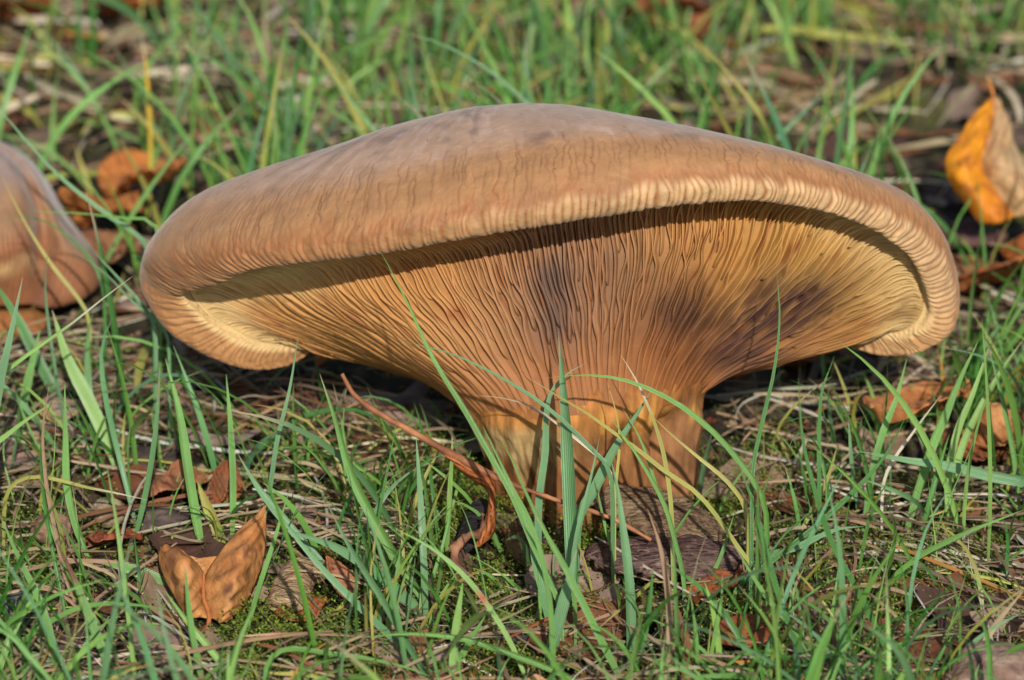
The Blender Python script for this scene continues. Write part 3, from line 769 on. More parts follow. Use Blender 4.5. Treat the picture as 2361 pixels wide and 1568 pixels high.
 ([(1530,1600),(1534,1568),(1543,1475),(1539,1363),(1520,1255),(1492,1171)], 15, 'T', None, 0, FORE, 'dry tan stalk standing in front of the bark slab'),
 ([(1612,1600),(1609,1568),(1604,1465),(1590,1363)], 13, 'G', None, 0, FORE, None),
 ([(1580,1620),(1581,1568),(1585,1498),(1571,1437),(1557,1386)], 25, 'R', None, 0, FORE, 'red-brown dead blade standing before the bark slab'),
 ([(1609,1377),(1655,1297),(1693,1181)], 10, 'G', None, 0, FORE, None),
 ([(1590,1391),(1655,1349),(1730,1311)], 11, 'D', 3.8, 0, FORE, None),
 ([(1040,1568),(1049,1465),(1067,1339)], 19, 'L', None, 0, FORE, None),
 ([(1040,1559),(1072,1498),(1119,1419)], 15, 'G', None, 0, FORE, None),
 ([(1330,1575),(1282,1549),(1189,1512),(1077,1475),(955,1461),(825,1470)], 15, 'G', 6.4, 0.2, FORE, 'green blade arching low and level over moss and litter'),
 ([(629,1512),(769,1507),(862,1521),(956,1545),(1012,1568)], 11, 'G', 6.6, 0, FORE, None),
 ([(1441,1349),(1417,1288),(1394,1209),(1371,1101)], 7, 'G', None, 0, FORE, None),
 # behind
 ([(860,455),(730,325),(675,260),(600,195),(525,120),(446,33)], 10, 'B', None, 3.0, BACK, None),
 ([(340,500),(347,390),(342,225),(335,140),(325,72)], 10, 'X', None, 1.0, BACK, 'golden yellow dying blade with a grey tip standing over orange leaves'),
 ([(590,470),(500,393),(400,295),(325,205),(255,97)], 8, 'B', None, 2, BACK, None),
 ([(1260,330),(1155,238),(1075,170),(975,115),(885,68)], 10, 'L', -7, 2, BACK, 'arching blade with bleached patches rising behind the top of the cap'),
 ([(1290,330),(1215,240),(1100,145),(1000,95),(905,70)], 10, 'B', -7.5, 2, BACK, 'long green blade arching over behind the top of the cap'),
 ([(985,360),(965,265),(935,145)], 8, 'B', -7, 0, BACK, None),
 ([(700,350),(775,280),(850,215),(935,160)], 9, 'B', None, 2, BACK, None),
 ([(520,395),(435,360),(350,335),(250,295),(135,262)], 9, 'G', None, 0, EDGE, None),
 ([(340,570),(240,490),(130,400),(65,330),(0,255),(-40,215)], 10, 'B', -3.5, .5, EDGE, 'long bluish blade sloping past the top of the folded mushroom'),
 ([(570,470),(500,410),(400,325),(320,272)], 9, 'B', None, 0, BACK, None),
 ([(213,675),(256,580),(341,440),(448,300)], 11, 'G', None, 0, EDGE, None),
 ([(660,420),(645,360),(615,280),(585,185),(550,72)], 9, 'G', None, 0, BACK, None),
 ([(605,260),(610,125),(612,-20)], 11, 'S', None, 0, BACK, 'dry tan stalk standing straight up in the blurred turf'),
 ([(333,490),(350,400),(362,337),(380,248)], 10, 'G', None, 0, EDGE, None),
 ([(-20,880),(0,865),(85,802),(170,742),(239,687),(307,636)], 10, 'L', 2.2, -0.5, EDGE, 'blade with a dry pinkish tip lying before the folded mushroom'),
 ([(200,720),(170,675),(128,623),(72,538),(26,452),(0,397)], 8, 'Y', -3.0, 0.3, EDGE, 'thin yellowing blade across the folded mushroom cap'),
 ([(235,650),(205,593),(158,546),(107,512),(55,500),(0,510)], 8, 'D', -3.2, .2, EDGE, 'dark blade arched over the folded mushroom cap'),
 ([(350,510),(298,504),(170,491),(64,487)], 8, 'G', -3.0, 0.5, EDGE, None),
 ([(380,760),(354,734),(307,696),(239,627),(166,576)], 9, 'B', -1.0, 0, EDGE, None),
 ([(350,735),(324,700),(256,623),(194,557)], 10, 'B', -1.2, 0, EDGE, None),
 ([(1080,110),(1180,40),(1260,-60)], 0, 'G', None, 0, BACK, None),
 ([(1265,250),(1300,165),(1345,40),(1362,-30)], 13, 'B', None, 0, BACK, None),
 ([(1430,330),(1421,235),(1410,180)], 12, 'L', None, 0, BACK, None),
 ([(1590,250),(1570,180),(1545,100),(1515,20),(1500,-40)], 11, 'Y', None, 0, BACK, 'yellow-green stalk rising from litter behind the cap'),
]
n_bl = 0
for (pts, wpx, ck, w, dw, grp, lab) in BL:
    if wpx == 0: continue
    pts = [tuple(map(float, p)) for p in pts]
    if w is None:
        w = wof(G(*pts[0], -0.05))
    else:                                            # run the blade on down to the soil
        for _ in range(40):
            if P(*pts[0], w)[2] <= -0.05: break
            d = np.array(pts[0]) - np.array(pts[1]); d = d / (np.linalg.norm(d) + 1e-6)
            d = d * 0.6 + np.array([0, 0.75]); d /= np.linalg.norm(d)
            pts.insert(0, tuple(np.array(pts[0]) + d * 18))
    L_ = np.linspace(0, 1, len(pts))
    p3 = np.array([P(x, y, w + dw * l) for (x, y), l in zip(pts, L_)])
    hw = wpx * 0.5 * KP * (D - w)
    cb, ct = PAL[ck]
    tip, tat = None, 0.9
    if lab and 'tip' in lab and ('pale' in lab or 'dry' in lab or 'straw' in lab): tip, tat = PAL['W'][0], 0.8
    elif ck == 'X': tip, tat, ct, cb = PAL['W'][0] * .8, 0.88, PAL['X'][0], PAL['X'][1]
    elif lab and 'rust' in lab: tip, tat = PAL['R'][0], 0.72
    elif rng.random() < 0.35 and ck in 'GBLY': tip, tat = PAL['S'][0], 0.95
    f = unit(WV + rng.normal(0, 0.28, 3))
    V, F, c, vec = blade_geo(p3, hw, cb * rng.uniform(.9, 1.1), ct * rng.uniform(.9, 1.1), tip, tat, 20, f, rng.uniform(.15, .5), rng.uniform(-.5, .5), rng.uniform(0, 99))
    if lab and 'red spot' in lab:
        s_ = vec[:, 1]; c = mix(c, sr(190, 70, 60), np.exp(-((s_ - .48) / .02) ** 2))
    if lab and 'bleached patches' in lab:
        s_ = vec[:, 1]; c = mix(c, PAL['W'][0], np.exp(-((s_ - .62) / .07) ** 2) * .9)
    look_w = ('narrow ' if wpx < 11 else 'slim ' if wpx < 16 else 'broad ') + {'G': 'green', 'B': 'blue-green', 'D': 'dark green', 'L': 'pale green', 'Y': 'yellow-green'}.get(ck, 'dry')
    obj('grass_blade', mesh_np('grass_blade', V, F, c, vec), M['straw'] if ck in 'SWTROX' else M['grass'], None, lab or look_w + LBL[grp], 'grass blade', grp)
    n_bl += 1

# loose turf: uncounted grass as one mass
def scatter(nb, xr, yr, lr, wr, hr, pal, lean, seed, dens=None, name='turf_grass', mtl='grass', label='', cat='grass', flat=False, segs=9, clump=0):
    r = np.random.default_rng(seed)
    Vs, Fs, Cs, Xs, off = [], [], [], [], 0
    keys = list(pal.keys()); pr = np.array(list(pal.values()), float); pr /= pr.sum()
    got = tries = 0
    cl = [(r.uniform(*xr), r.uniform(*yr), r.uniform(0, 6.28)) for _ in range(clump)] if clump else None
    while got < nb and tries < nb * 6:
        tries += 1
        if cl and r.random() < 0.7:
            k = cl[r.integers(len(cl))]; x, y = k[0] + r.normal(0, .35), k[1] + r.normal(0, .35)
        else:
            x, y = r.uniform(*xr), r.uniform(*yr)
        if abs(x) > (y + 50) * 0.16 + 4.5: continue
        if dens is not None and r.random() > dens(x, y): continue
        L_ = r.uniform(*lr); az = r.uniform(0, 2 * math.pi); ln = r.uniform(*lean); w_ = r.uniform(*wr)
        z0 = float(gz(x, y))
        s = np.linspace(0, 1, 6)
        if flat:
            bend = r.normal(0, .5); hz = r.uniform(*hr)
            ang = az + bend * s
            dx = np.cumsum(np.cos(ang)) / 6 * L_; dy = np.cumsum(np.sin(ang)) / 6 * L_
            px, py = x + dx, y + dy
            pz = gz(px, py) + hz + r.normal(0, .25) * (s - .5) * L_ * .25 + 0.06 * np.sin(s * r.uniform(2, 7))
            pz = np.maximum(pz, gz(px, py) + 0.02)
        else:
            th = ln * (0.25 + 0.75 * s ** 1.2) + r.normal(0, .10)
            seg = L_ / 6
            hx = np.concatenate([[0], np.cumsum(np.sin(th[:-1]) * seg)]); pz = z0 - 0.05 + np.concatenate([[0], np.cumsum(np.cos(th[:-1]) * seg)])
            wob = r.normal(0, .3) * s ** 2
            px, py = x + hx * np.cos(az + wob), y + hx * np.sin(az + wob)
            pz = np.maximum(pz, gz(px, py) + 0.03 * (s > 0))
        p3 = np.stack([px, py, pz], 1)
        if hits_mushroom(p3): continue
        pp = proj(p3)
        if y < 9:
            ins = inside(pp[:, :2], POLY)
            if np.any(ins & (pp[:, 2] > -3.5)): continue
        if r.random() < .75 and any(np.any(inside(pp[:, :2], pl) & (pp[:, 2] > wmin)) for pl, wmin in LITTER): continue
        if y < 0 and np.any(inside(pp[:, :2], POLY3) & (pp[:, 2] > 3.0)): continue
        if y < 12 and np.any(inside(pp[:, :2], POLY2)) and r.random() < 0.93: continue
        k = keys[r.choice(len(keys), p=pr)]
        cb, ct = PAL[k]
        tip = PAL['S'][0] if r.random() < .3 else None
        br = r.uniform(.78, 1.18)
        hue = np.array([1 + r.normal(0, .07), 1.0, 1 + r.normal(0, .10)])
        f = unit(np.array([r.normal(0, .6), -1, r.normal(.4, .6)]))
        V, F, c, vec = blade_geo(p3, w_ / 2, cb * br * hue, ct * br * hue, tip, r.uniform(.8, .97), segs, f, r.uniform(.1, .5), r.normal(0, .7), r.uniform(0, 99))
        Vs.append(V); Fs.append(F + off); Cs.append(c); Xs.append(vec); off += len(V); got += 1
    me = mesh_np(name, np.concatenate(Vs), np.concatenate(Fs), np.concatenate(Cs), np.concatenate(Xs))
    return obj(name, me, M[mtl], None, label, cat, None, 'stuff')
green = dict(G=5, B=4, D=3, L=2, Y=.8)
PTT = fbm(np.stack([_XX * .28, _YY * .28, 0 * _XX + 1.5], -1), 301, 2)
MNT = vnoise(np.stack([_XX * 1.5, _YY * 1.5, 0 * _XX], -1), 401)
def patchy(x, y):
    v = float(look(PTT, x, y))
    return 0.12 + 0.88 * float(sstep(-.15, .3, v))
def patchy_front(x, y):
    v = patchy(x, y)
    if x > 3.0 and y < -2.5: v *= 0.42                 # mossy clearing
    return v
scatter(470, (-15, 15), (-11, 5), (2.0, 6.0), (.035, .12), (0, 0), green, (.3, 1.9), 11, patchy_front, 'turf_grass', label='short green grass growing round the large mushroom', clump=90)
scatter(1500, (-15, 15), (-11, 7), (1.0, 3.6), (.02, .07), (0, 0), dict(G=4, D=3, L=1, Y=1), (.5, 1.7), 12, patchy, 'turf_grass', label='fine low grass between the larger blades near the mushroom', segs=7)
scatter(950, (-22, 22), (5, 42), (2.0, 6.5), (.05, .16), (0, 0), dict(G=5, B=3, D=2, L=3, Y=1.4), (.2, 1.7), 13, patchy, 'turf_grass', label='blurred green grass filling the turf behind the mushroom', clump=240)
scatter(1000, (-22, 22), (5, 45), (1.5, 5), (.04, .11), (0, 0), dict(G=5, D=3, L=2, Y=2), (.7, 1.9), 14, patchy, 'turf_grass', label='blurred low grass near the ground behind the mushroom', segs=7)
scatter(700, (-25, 25), (40, 75), (3, 7), (.1, .25), (0, 0), green, (.15, 1.2), 15, None, 'turf_grass', label='far turf grass beyond the blurred ground', segs=6)
dry = dict(S=5, W=1.2, T=3, R=1.0, K=2.5, Y=.5, O=.12)
scatter(2600, (-15, 15), (-11, 7), (1.0, 5.0), (.02, .07), (.05, .60), dry, (0, 0), 21, None, 'dead_grass', 'straw', 'dry straw strewn over the soil round the mushroom', 'straw', True, 8)
scatter(2400, (-22, 22), (6, 48), (1.5, 5), (.05, .18), (.02, .7), dict(S=5, W=2, T=3, R=2, K=2, Y=1.5, O=.4), (0, 0), 22, None, 'dead_grass', 'straw', 'blurred dry straw lying in the turf behind the mushroom', 'straw', True, 7)

# ------------------------------------------------------------------ moss
def moss(nf, seed, dens, xr, yr, label):
    r = np.random.default_rng(seed); Vs, Fs, Cs, off = [], [], [], 0; got = 0; tr_ = 0
    while got < nf and tr_ < nf * 12:
        tr_ += 1
        x, y = r.uniform(*xr), r.uniform(*yr)
        if abs(x) > (y + 50) * .16 + 3: continue
        if r.random() > dens(x, y): continue
        z = float(gz(x, y))
        h = r.uniform(.18, .62); az = r.uniform(0, 6.28); ln = r.uniform(.2, 1.3); k = 9
        s = np.linspace(0, 1, k)
        dirv = np.array([math.cos(az), math.sin(az), 0])
        c = np.array([x, y, z - .02]) + np.outer(s ** 1.4 * h * math.sin(ln), dirv) + np.outer(s * h * math.cos(ln * .7), [0, 0, 1])
        th = np.arange(k) * 2.4 + r.uniform(0, 6)
        ll = .10 * (1 - .6 * s) * r.uniform(.8, 1.3)
        out = np.stack([np.cos(th), np.sin(th), np.full(k, .55)], 1)
        sd = np.stack([-np.sin(th), np.cos(th), np.zeros(k)], 1)
        a = c - sd * .016; b = c + sd * .016; t = c + out * ll[:, None]; m_ = c + out * ll[:, None] * .5
        V = np.stack([a, m_ - sd * .02, t, m_ + sd * .02], 1).reshape(-1, 3)
        Vs.append(V); Fs.append(np.arange(k * 4).reshape(-1, 4) + off); off += k * 4
        base = mix(np.array([sr(84, 108, 36)]), sr(142, 156, 60), [r.random()])[0] * r.uniform(.65, 1.1)
        cl = mix(np.tile(base * .7, (k, 1)), np.tile(base * 1.15, (k, 1)), s)
        Cs.append(np.repeat(cl, 4, 0)); got += 1
    return obj('moss', mesh_np('moss', np.concatenate(Vs), np.concatenate(Fs), np.concatenate(Cs), smooth=False), M['moss'], None, label, 'moss', None, 'stuff')
mcen = [(G(2060, 1420), 2.2), (G(1960, 1500), 2.0), (G(2200, 1450), 1.6), (G(1200, 1420), 1.3), (G(1440, 1240), .9), (G(1780, 1130), 1.0), (G(1640, 1180), .7), (G(700, 1490), 1.2), (G(60, 1240), 1.2), (G(950, 1180), 1.6), (G(1700, 1480), 1.3)]
def mden(x, y):
    v = max(math.exp(-((x - c[0]) / s) ** 2 - ((y - c[1]) / (s * 1.5)) ** 2) for c, s in mcen)
    return v * (0.3 + 0.7 * float(sstep(-.2, .2, look(MNT, x, y))))
moss(7500, 31, mden, (-12, 12), (-10, 3), 'bright yellow-green moss cushions in the near soil')
moss(2600, 32, lambda x, y: 0.2 + 0.8 * patchy(x, -y), (-16, 16), (-10, 30), 'thin moss scattered across the soil under the grass')

# ------------------------------------------------------------------ crumbs of soil and bark
def crumbs(nb, seed):
    r = np.random.default_rng(seed); Vs, Fs, Cs = [], [], []
    b = np.array([(1,0,0),(-1,0,0),(0,1,0),(0,-1,0),(0,0,1),(0,0,-1)], float)
    f = np.array([(0,2,4),(2,1,4),(1,3,4),(3,0,4),(2,0,5),(1,2,5),(3,1,5),(0,3,5)])
    for i in range(nb):
        y = r.uniform(-11, 40) if r.random() < .4 else r.uniform(-11, 5)
        x = r.uniform(-1, 1) * ((y + 50) * .16 + 4)
        s = r.uniform(.04, .22) * (r.random() ** 1.5 + .3)
        z = float(gz(x, y))
        v = b * s * r.uniform(.5, 1.4, (6, 1)) * [1, r.uniform(.5, 1.2), r.uniform(.4, .9)]
        Vs.append(v + [x, y, z + s * .2]); Fs.append(f + i * 6)
        k = [sr(72, 58, 46), sr(120, 86, 60), sr(48, 42, 38), sr(136, 116, 92), sr(112, 62, 40)][r.integers(5)]
        Cs.append(np.tile(k * r.uniform(.6, 1.1), (6, 1)))
    return obj('soil_crumbs', mesh_np('soil_crumbs', np.concatenate(Vs), np.concatenate(Fs), np.concatenate(Cs), smooth=False), M['soil'], None, 'small soil and bark crumbs littering the ground', 'crumbs', None, 'stuff')
crumbs(5000, 41)
def flakes(nb, seed, yr, label):
    r = np.random.default_rng(seed); Vs, Fs, Cs = [], [], []
    s_, t_ = np.meshgrid(np.linspace(-1, 1, 6), np.linspace(-1, 1, 5), indexing='ij')
    for i in range(nb):
        y = r.uniform(*yr); x = r.uniform(-1, 1) * ((y + 50) * .16 + 4)
        L_ = r.uniform(.25, 1.1); W_ = L_ * r.uniform(.25, .7); az = r.uniform(0, 6.28)
        out = np.sqrt(np.clip(1 - s_ ** 2 * .95, 0, 1)) * (1 + .2 * np.sin(s_ * 5 + i))
        u, v = s_ * L_, t_ * W_ * out
        z = r.normal(0, .25) * u + r.normal(0, .25) * v + r.normal(0, .35) * v ** 2 / W_ + r.normal(0, .3) * u ** 2 / L_ + .05 * np.sin(u * 6 + v * 9 + i)
        X_ = x + u * math.cos(az) - v * math.sin(az); Y_ = y + u * math.sin(az) + v * math.cos(az)
        Z_ = np.maximum(gz(X_, Y_) + .12 + z * .6 + r.uniform(0, .15), gz(X_, Y_) + .01)
        P3 = np.stack([X_, Y_, Z_], -1).reshape(-1, 3)
        if hits_mushroom(P3): continue
        k = [sr(142, 96, 66), sr(120, 74, 50), sr(150, 124, 100), sr(112, 90, 76), sr(160, 132, 116), sr(92, 66, 54)][r.integers(6)] * r.uniform(.7, 1.1)
        Fs.append(grid_faces(6, 5, False, len(Vs) * 30)); Vs.append(P3)
        Cs.append(np.tile(k, (30, 1)) * (1 + .15 * np.sin(P3[:, :1] * 11 + P3[:, 1:2] * 7)))
    return obj('leaf_litter', mesh_np('leaf_litter', np.concatenate(Vs), np.concatenate(Fs), np.concatenate(Cs)), M['leaf'], None, label, 'leaf litter', None, 'stuff')
flakes(230, 43, (-11, 5), 'small brown leaf fragments strewn between the near blades')
flakes(700, 44, (5, 50), 'blurred brown leaf fragments strewn in the turf behind the mushroom')

# ------------------------------------------------------------------ litter objects
def tube(pts, rads, n=40, k=8, seed=0, rough=0.0):
    c = resample(pts, n); rr = np.interp(np.linspace(0, 1, n), np.linspace(0, 1, len(rads)), rads)
    tg = unit(np.gradient(c, axis=0)); a = unit(np.cross(tg, [0.2, 0.1, 1.0])); b = np.cross(tg, a)
    th = np.linspace(0, 2 * math.pi, k, endpoint=False)
    V = c[:, None] + (a[:, None] * np.cos(th)[None, :, None] + b[:, None] * np.sin(th)[None, :, None]) * rr[:, None, None]
    if rough: V += unit(V - c[:, None]) * (rough * vnoise(V * 9, seed))[..., None] 
    V = np.concatenate([V.reshape(-1, 3), c[:1], c[-1:]])
    F = grid_faces(n, k, True)
    return V, F
def solid(o, th):
    md = o.modifiers.new('thickness', 'SOLIDIFY'); md.thickness = th * S; md.offset = 0

def leaf(name, label, base, tip, width, c1, c2, spot, fold=0.2, curl=0.1, roll=0.0, wav=0.06, seed=1, serr=0.05, stalk=0.0, group=None, cmid=None, half=None, curlt=0.0, outline=0.8, split=None):
    """broad leaf lying between two points (3D), with midrib and stalk as parts; blade halves may differ in colour"""
    r = np.random.default_rng(seed)
    base, tip = np.array(base, float), np.array(tip, float)
    ax = tip - base; L_ = np.linalg.norm(ax); ax /= L_
    sd = unit(np.cross(ax, [0, 0, 1.0])); up = np.cross(sd, ax)
    sd, up = sd * math.cos(roll) + up * math.sin(roll), up * math.cos(roll) - sd * math.sin(roll)
    n, m = 46, 31
    s = np.linspace(0, 1, n)[:, None]; t = np.linspace(-1, 1, m)[None, :]
    out = np.sin(np.pi * np.clip(s, 0, 1) ** outline) ** 0.75 * (1 - 0.25 * s)
    saw = 1 - serr * ((s * 26) % 1.0) * (np.abs(t) > .9)
    hw = width * 0.5 * out * saw
    x = t * hw
    f = fold * np.abs(x) * 1.0
    cz = curl * L_ * 4 * (s - .5) ** 2 * np.sign(1) + curlt * (x / (width * .5)) ** 2 * width * .5
    nz = wav * width * fbm(np.stack([s * 3 + 0 * t, t * 1.6 + 0 * s, 0 * s * t + seed], -1), 500 + seed, 3)
    v = ((s + 0.32 * np.abs(t) * 0.5) * 9) % 1.0
    vein = np.exp(-((v - .5) / .09) ** 2)
    bulge = 0.010 * width * np.cos((v - .5) * 2 * math.pi) * -1
    z = f + cz + nz + bulge * (np.abs(t) < .95)
    V = base + ax * (s * L_)[..., None] + sd * x[..., None] + up * z[..., None]
    bl = fbm(np.stack([s * 5 + 0 * t, t * 3 + 0 * s, 0 * s * t], -1), 520 + seed, 4)
    c = mix(np.ones((n, m, 1)) * c1, np.ones((n, m, 1)) * c2, sstep(-.3, .4, bl))
    if half is not None:
        c = mix(c, np.ones((n, m, 1)) * half, sstep(-.02, .02, t + 0 * s))
    sp_ = vnoise(np.stack([s * 17 + 0 * t, t * 9 + 0 * s, 0 * s * t + 3], -1), 540 + seed)
    c = mix(c, np.ones((n, m, 1)) * spot, sstep(.55, .8, sp_) * .8)
    c = mix(c, c * .82, vein * .6 * (np.abs(t) > .04))
    c = mix(c, np.ones((n, m, 1)) * spot, sstep(.9, 1.0, np.abs(t) + 0 * s) * sstep(-.1, .4, bl) * .6)
    root = thing(name, label, 'leaf', group)
    o = obj('leaf_blade', mesh_np('leaf_blade', V.reshape(-1, 3), grid_faces(n, m), c.reshape(-1, 3)), M['leaf'], root)
    solid(o, 0.018)
    mid = V[:, m // 2] + up * 0.004
    pts = mid[1:-1]
    if stalk:
        q = base - ax * stalk * .5 + up * .05, base - ax * stalk + sd * stalk * .2
        o2, f2 = tube([q[1], q[0], mid[0]], [.035, .03, .03], 14, 7)
        obj('leaf_stalk', mesh_np('leaf_stalk', o2, f2, np.tile((c1 if cmid is None else cmid) * .8, (len(o2), 1))), M['twig'], root)
    v2, f2 = tube(pts, [.028, .02, .008], 30, 6)
    obj('midrib', mesh_np('midrib', v2, f2, np.tile((c1 * .78 if cmid is None else cmid), (len(v2), 1))), M['twig'], root)
    return root

def patch(name, rows3, cfun, mtl, th, parent=None, label=None, cat=None, group=None, n=30, m=22, bump=0.03, seed=1, freq=1.5):
    """smooth sheet through a small grid of 3D control points"""
    A = np.array(rows3, float)
    A = hermite(np.arange(A.shape[0]), A, np.linspace(0, A.shape[0] - 1, n))
    A = hermite(np.arange(A.shape[1]), A.transpose(1, 0, 2), np.linspace(0, A.shape[1] - 1, m)).transpose(1, 0, 2)
    nn = unit(np.cross(np.gradient(A, axis=0), np.gradient(A, axis=1)))
    if mtl == 'leaf':
        s0, t0 = np.meshgrid(np.linspace(0, 1, n), np.linspace(0, 1, m), indexing='ij')
        A = A + nn * (0.03 * np.cos((s0 * 6 + t0 * 2.2) * 2 * math.pi) * np.sin(np.pi * t0))[..., None]
    A = A + nn * (bump * fbm(A * freq, 600 + seed, 4) + (bump * .7 * np.abs(fbm(A * [freq * 1.2, freq * 4, freq * 4], 650 + seed, 4)) if mtl == 'bark' else 0))[..., None]
    s, t = np.meshgrid(np.linspace(0, 1, n), np.linspace(0, 1, m), indexing='ij')
    c = cfun(A, s, t)
    o = obj(name, mesh_np(name, A.reshape(-1, 3), grid_faces(n, m), c.reshape(-1, 3)), M[mtl], parent, label, cat, group)
    solid(o, th)
    return o
def cnoise(c1, c2, c3=None, f=2.0, seed=1):
    def fn(A, s, t):
        v = fbm(A * f, 700 + seed, 4); w = fbm(A * f * 3.5, 720 + seed, 3)
        o = np.ones(A.shape[:2] + (1,))
        c = mix(o * c1, o * c2, sstep(-.3, .35, v))
        if c3 is not None: c = mix(c, o * c3, sstep(.25, .5, w) * .85)
        return c
    return fn

# folded tan leaf
fl = thing('fallen_leaf', 'tan-orange fallen leaf folded upwards, standing among near grass blades', 'leaf')
_g = G(470, 1430, 0); w0 = wof(G(470, 1430, float(gz(_g[0], _g[1])) + .15))
tan1, tan2, tan3 = sr(194, 136, 80), sr(176, 114, 62), sr(120, 76, 50)
def leafvein(c1, c2, c3, k):
    base = cnoise(c1, c2, c3, 1.6, k)
    def fn(A, s, t):
        c = base(A, s, t)
        v = ((s * 6 + t * 2.2)) % 1.0
        c = mix(c, c3 * np.ones_like(c), sstep(.42, .62, vnoise(A * 4.5, 777 + k)) * .8)
        return mix(c, c * .68, np.exp(-((v - .5) / .08) ** 2) * .6)
    return fn
# right wing: rows run from the tip down to the bottom, columns from the fold line outward
patch('leaf_half', [[P(606,1168,w0-1.0), P(610,1166,w0-1.0), P(612,1164,w0-1.0)],
                    [P(560,1212,w0-.7), P(590,1215,w0-.55), P(614,1212,w0-.8)],
                    [P(505,1278,w0-.5), P(560,1285,w0-.15), P(607,1290,w0-.7)],
                    [P(470,1335,w0-.35), P(540,1350,w0+.2), P(580,1370,w0-.4)],
                    [P(470,1385,w0-.1), P(520,1405,w0+.3), P(553,1410,w0-.1)],
                    [P(490,1425,w0+.15), P(508,1436,w0+.25), P(524,1434,w0+.1)]], leafvein(tan1, tan2, tan3, 1), 'leaf', .02, fl, n=44, m=26, bump=.05)
patch('leaf_half', [[P(372,1262,w0-.7), P(378,1258,w0-.6), P(395,1258,w0-.6), P(418,1266,w0-.5)],
                    [P(366,1290,w0-.6), P(395,1285,w0-.2), P(430,1290,w0+.0), P(462,1310,w0-.4)],
                    [P(384,1345,w0-.4), P(415,1345,w0+.1), P(445,1350,w0+.1), P(473,1340,w0-.35)],
                    [P(405,1385,w0-.2), P(430,1392,w0+.2), P(452,1395,w0+.2), P(472,1390,w0-.1)],
                    [P(425,1415,w0+.0), P(440,1420,w0+.1), P(462,1424,w0+.15), P(490,1426,w0+.15)]], leafvein(tan1, tan2, tan3, 2), 'leaf', .02, fl, n=36, m=26, bump=.05)
patch('leaf_half', [[P(415,1268,w0-.55), P(445,1285,w0-.5), P(505,1282,w0-.6)], [P(440,1300,w0-.45), P(470,1310,w0-.45), P(500,1300,w0-.6)], [P(468,1345,w0-.4), P(473,1345,w0-.4), P(480,1340,w0-.4)]],
      leafvein(tan1, tan2, tan3, 3), 'leaf', .02, fl, n=20, m=16, bump=.04)
v_, f_ = tube([P(470, 1322, w0-.33), P(470,1380,w0-.05), P(482,1420,w0+.2), P(470,1490,w0+.35), P(462,1560,w0+.3)], [.02, .035, .04, .035], 26, 7)
obj('leaf_stalk', mesh_np('leaf_stalk', v_, f_, np.tile(sr(170, 104, 56), (len(v_), 1))), M['twig'], fl)

# two-coloured leaf, upright in the blurred grass, and the litter below it
lw = wof(G(2330, 640, 0))
t2 = thing('fallen_leaf', 'upright fallen leaf, half golden orange and half pale tan, in blurred grass', 'leaf')
patch('leaf_half', [[P(2288,225,lw-.6), P(2290,224,lw-.6), P(2292,222,lw-.6)], [P(2225,290,lw-.2), P(2255,300,lw+.0), P(2285,290,lw-.3)],
                    [P(2180,372,lw+.2), P(2225,390,lw+.5), P(2262,380,lw+.1)], [P(2205,445,lw+.2), P(2250,460,lw+.5), P(2295,440,lw+.2)],
                    [P(2260,515,lw+.2), P(2300,515,lw+.4), P(2338,500,lw+.2)]], leafvein(sr(216, 140, 30), sr(204, 120, 30), sr(168, 96, 40), 4), 'leaf', .03, t2, n=36, m=24, bump=.08)
patch('leaf_half', [[P(2288,225,lw-.6), P(2292,223,lw-.6), P(2298,226,lw-.7)], [P(2285,290,lw-.3), P(2305,290,lw-.2), P(2325,285,lw-.7)],
                    [P(2260,380,lw+.1), P(2310,370,lw+.4), P(2350,350,lw-.6)], [P(2295,440,lw+.2), P(2350,430,lw+.5), P(2400,430,lw-.4)],
                    [P(2338,500,lw+.2), P(2380,500,lw+.3), P(2420,500,lw-.3)]], leafvein(sr(206, 170, 122), sr(190, 150, 104), sr(168, 120, 76), 5), 'leaf', .03, t2, n=36, m=24, bump=.08)
v_, f_ = tube([P(2290, 226, lw-.6), P(2286, 205, lw-.6), P(2276, 180, lw-.7)], [.03, .03, .02], 10, 7)
obj('leaf_stalk', mesh_np('leaf_stalk', v_, f_, np.tile(sr(190, 120, 50), (len(v_), 1))), M['twig'], t2)

rust1, rust2, rust3 = sr(186, 118, 66), sr(164, 94, 48), sr(120, 66, 38)
brn1, brn2, brn3 = sr(168, 122, 88), sr(146, 96, 64), sr(98, 62, 44)
red1, red2, red3 = sr(150, 82, 50), sr(128, 64, 40), sr(84, 44, 32)
def gp(px, py, z): return G(px, py, z)
leaf('fallen_leaf', 'curled brown fallen leaf lying under the two-coloured upright leaf', gp(2215, 690, .4), gp(2420, 600, .8), 3.4, rust1, rust2, rust3, .25, .12, .5, .10, 3, group=None)
leaf('fallen_leaf', 'orange arched scrap of leaf touching the two-coloured upright leaf', gp(2300, 560, .3), gp(2410, 530, .6), 2.2, sr(196, 112, 44), rust2, rust3, -.5, -.2, .6, .1, 4)
leaf('fallen_leaf', 'dark purplish leaf behind the corner of the rim', gp(2160, 560, .3), gp(2290, 520, .3), 2.8, sr(112, 78, 72), sr(92, 62, 58), red3, .1, .05, .2, .12, 5)
leaf('fallen_leaf', 'crumpled light brown leaf under the grass tuft below the rim', gp(2020, 990, .4), gp(2240, 900, .8), 2.6, rust1, sr(196, 138, 88), rust3, .3, .1, .3, .14, 6)
leaf('fallen_leaf', 'crumpled rusty leaf behind the broad level blade of the tuft', gp(2200, 980, .4), gp(2440, 900, .9), 3.2, sr(196, 138, 86), rust1, rust3, -.3, -.1, .35, .16, 7)
leaf('fallen_leaf', 'small dark red leaf piece beneath the grass tuft', gp(2200, 1060, .15), gp(2330, 1035, .3), 1.6, red1, brn2, red3, .2, .1, .2, .12, 8)
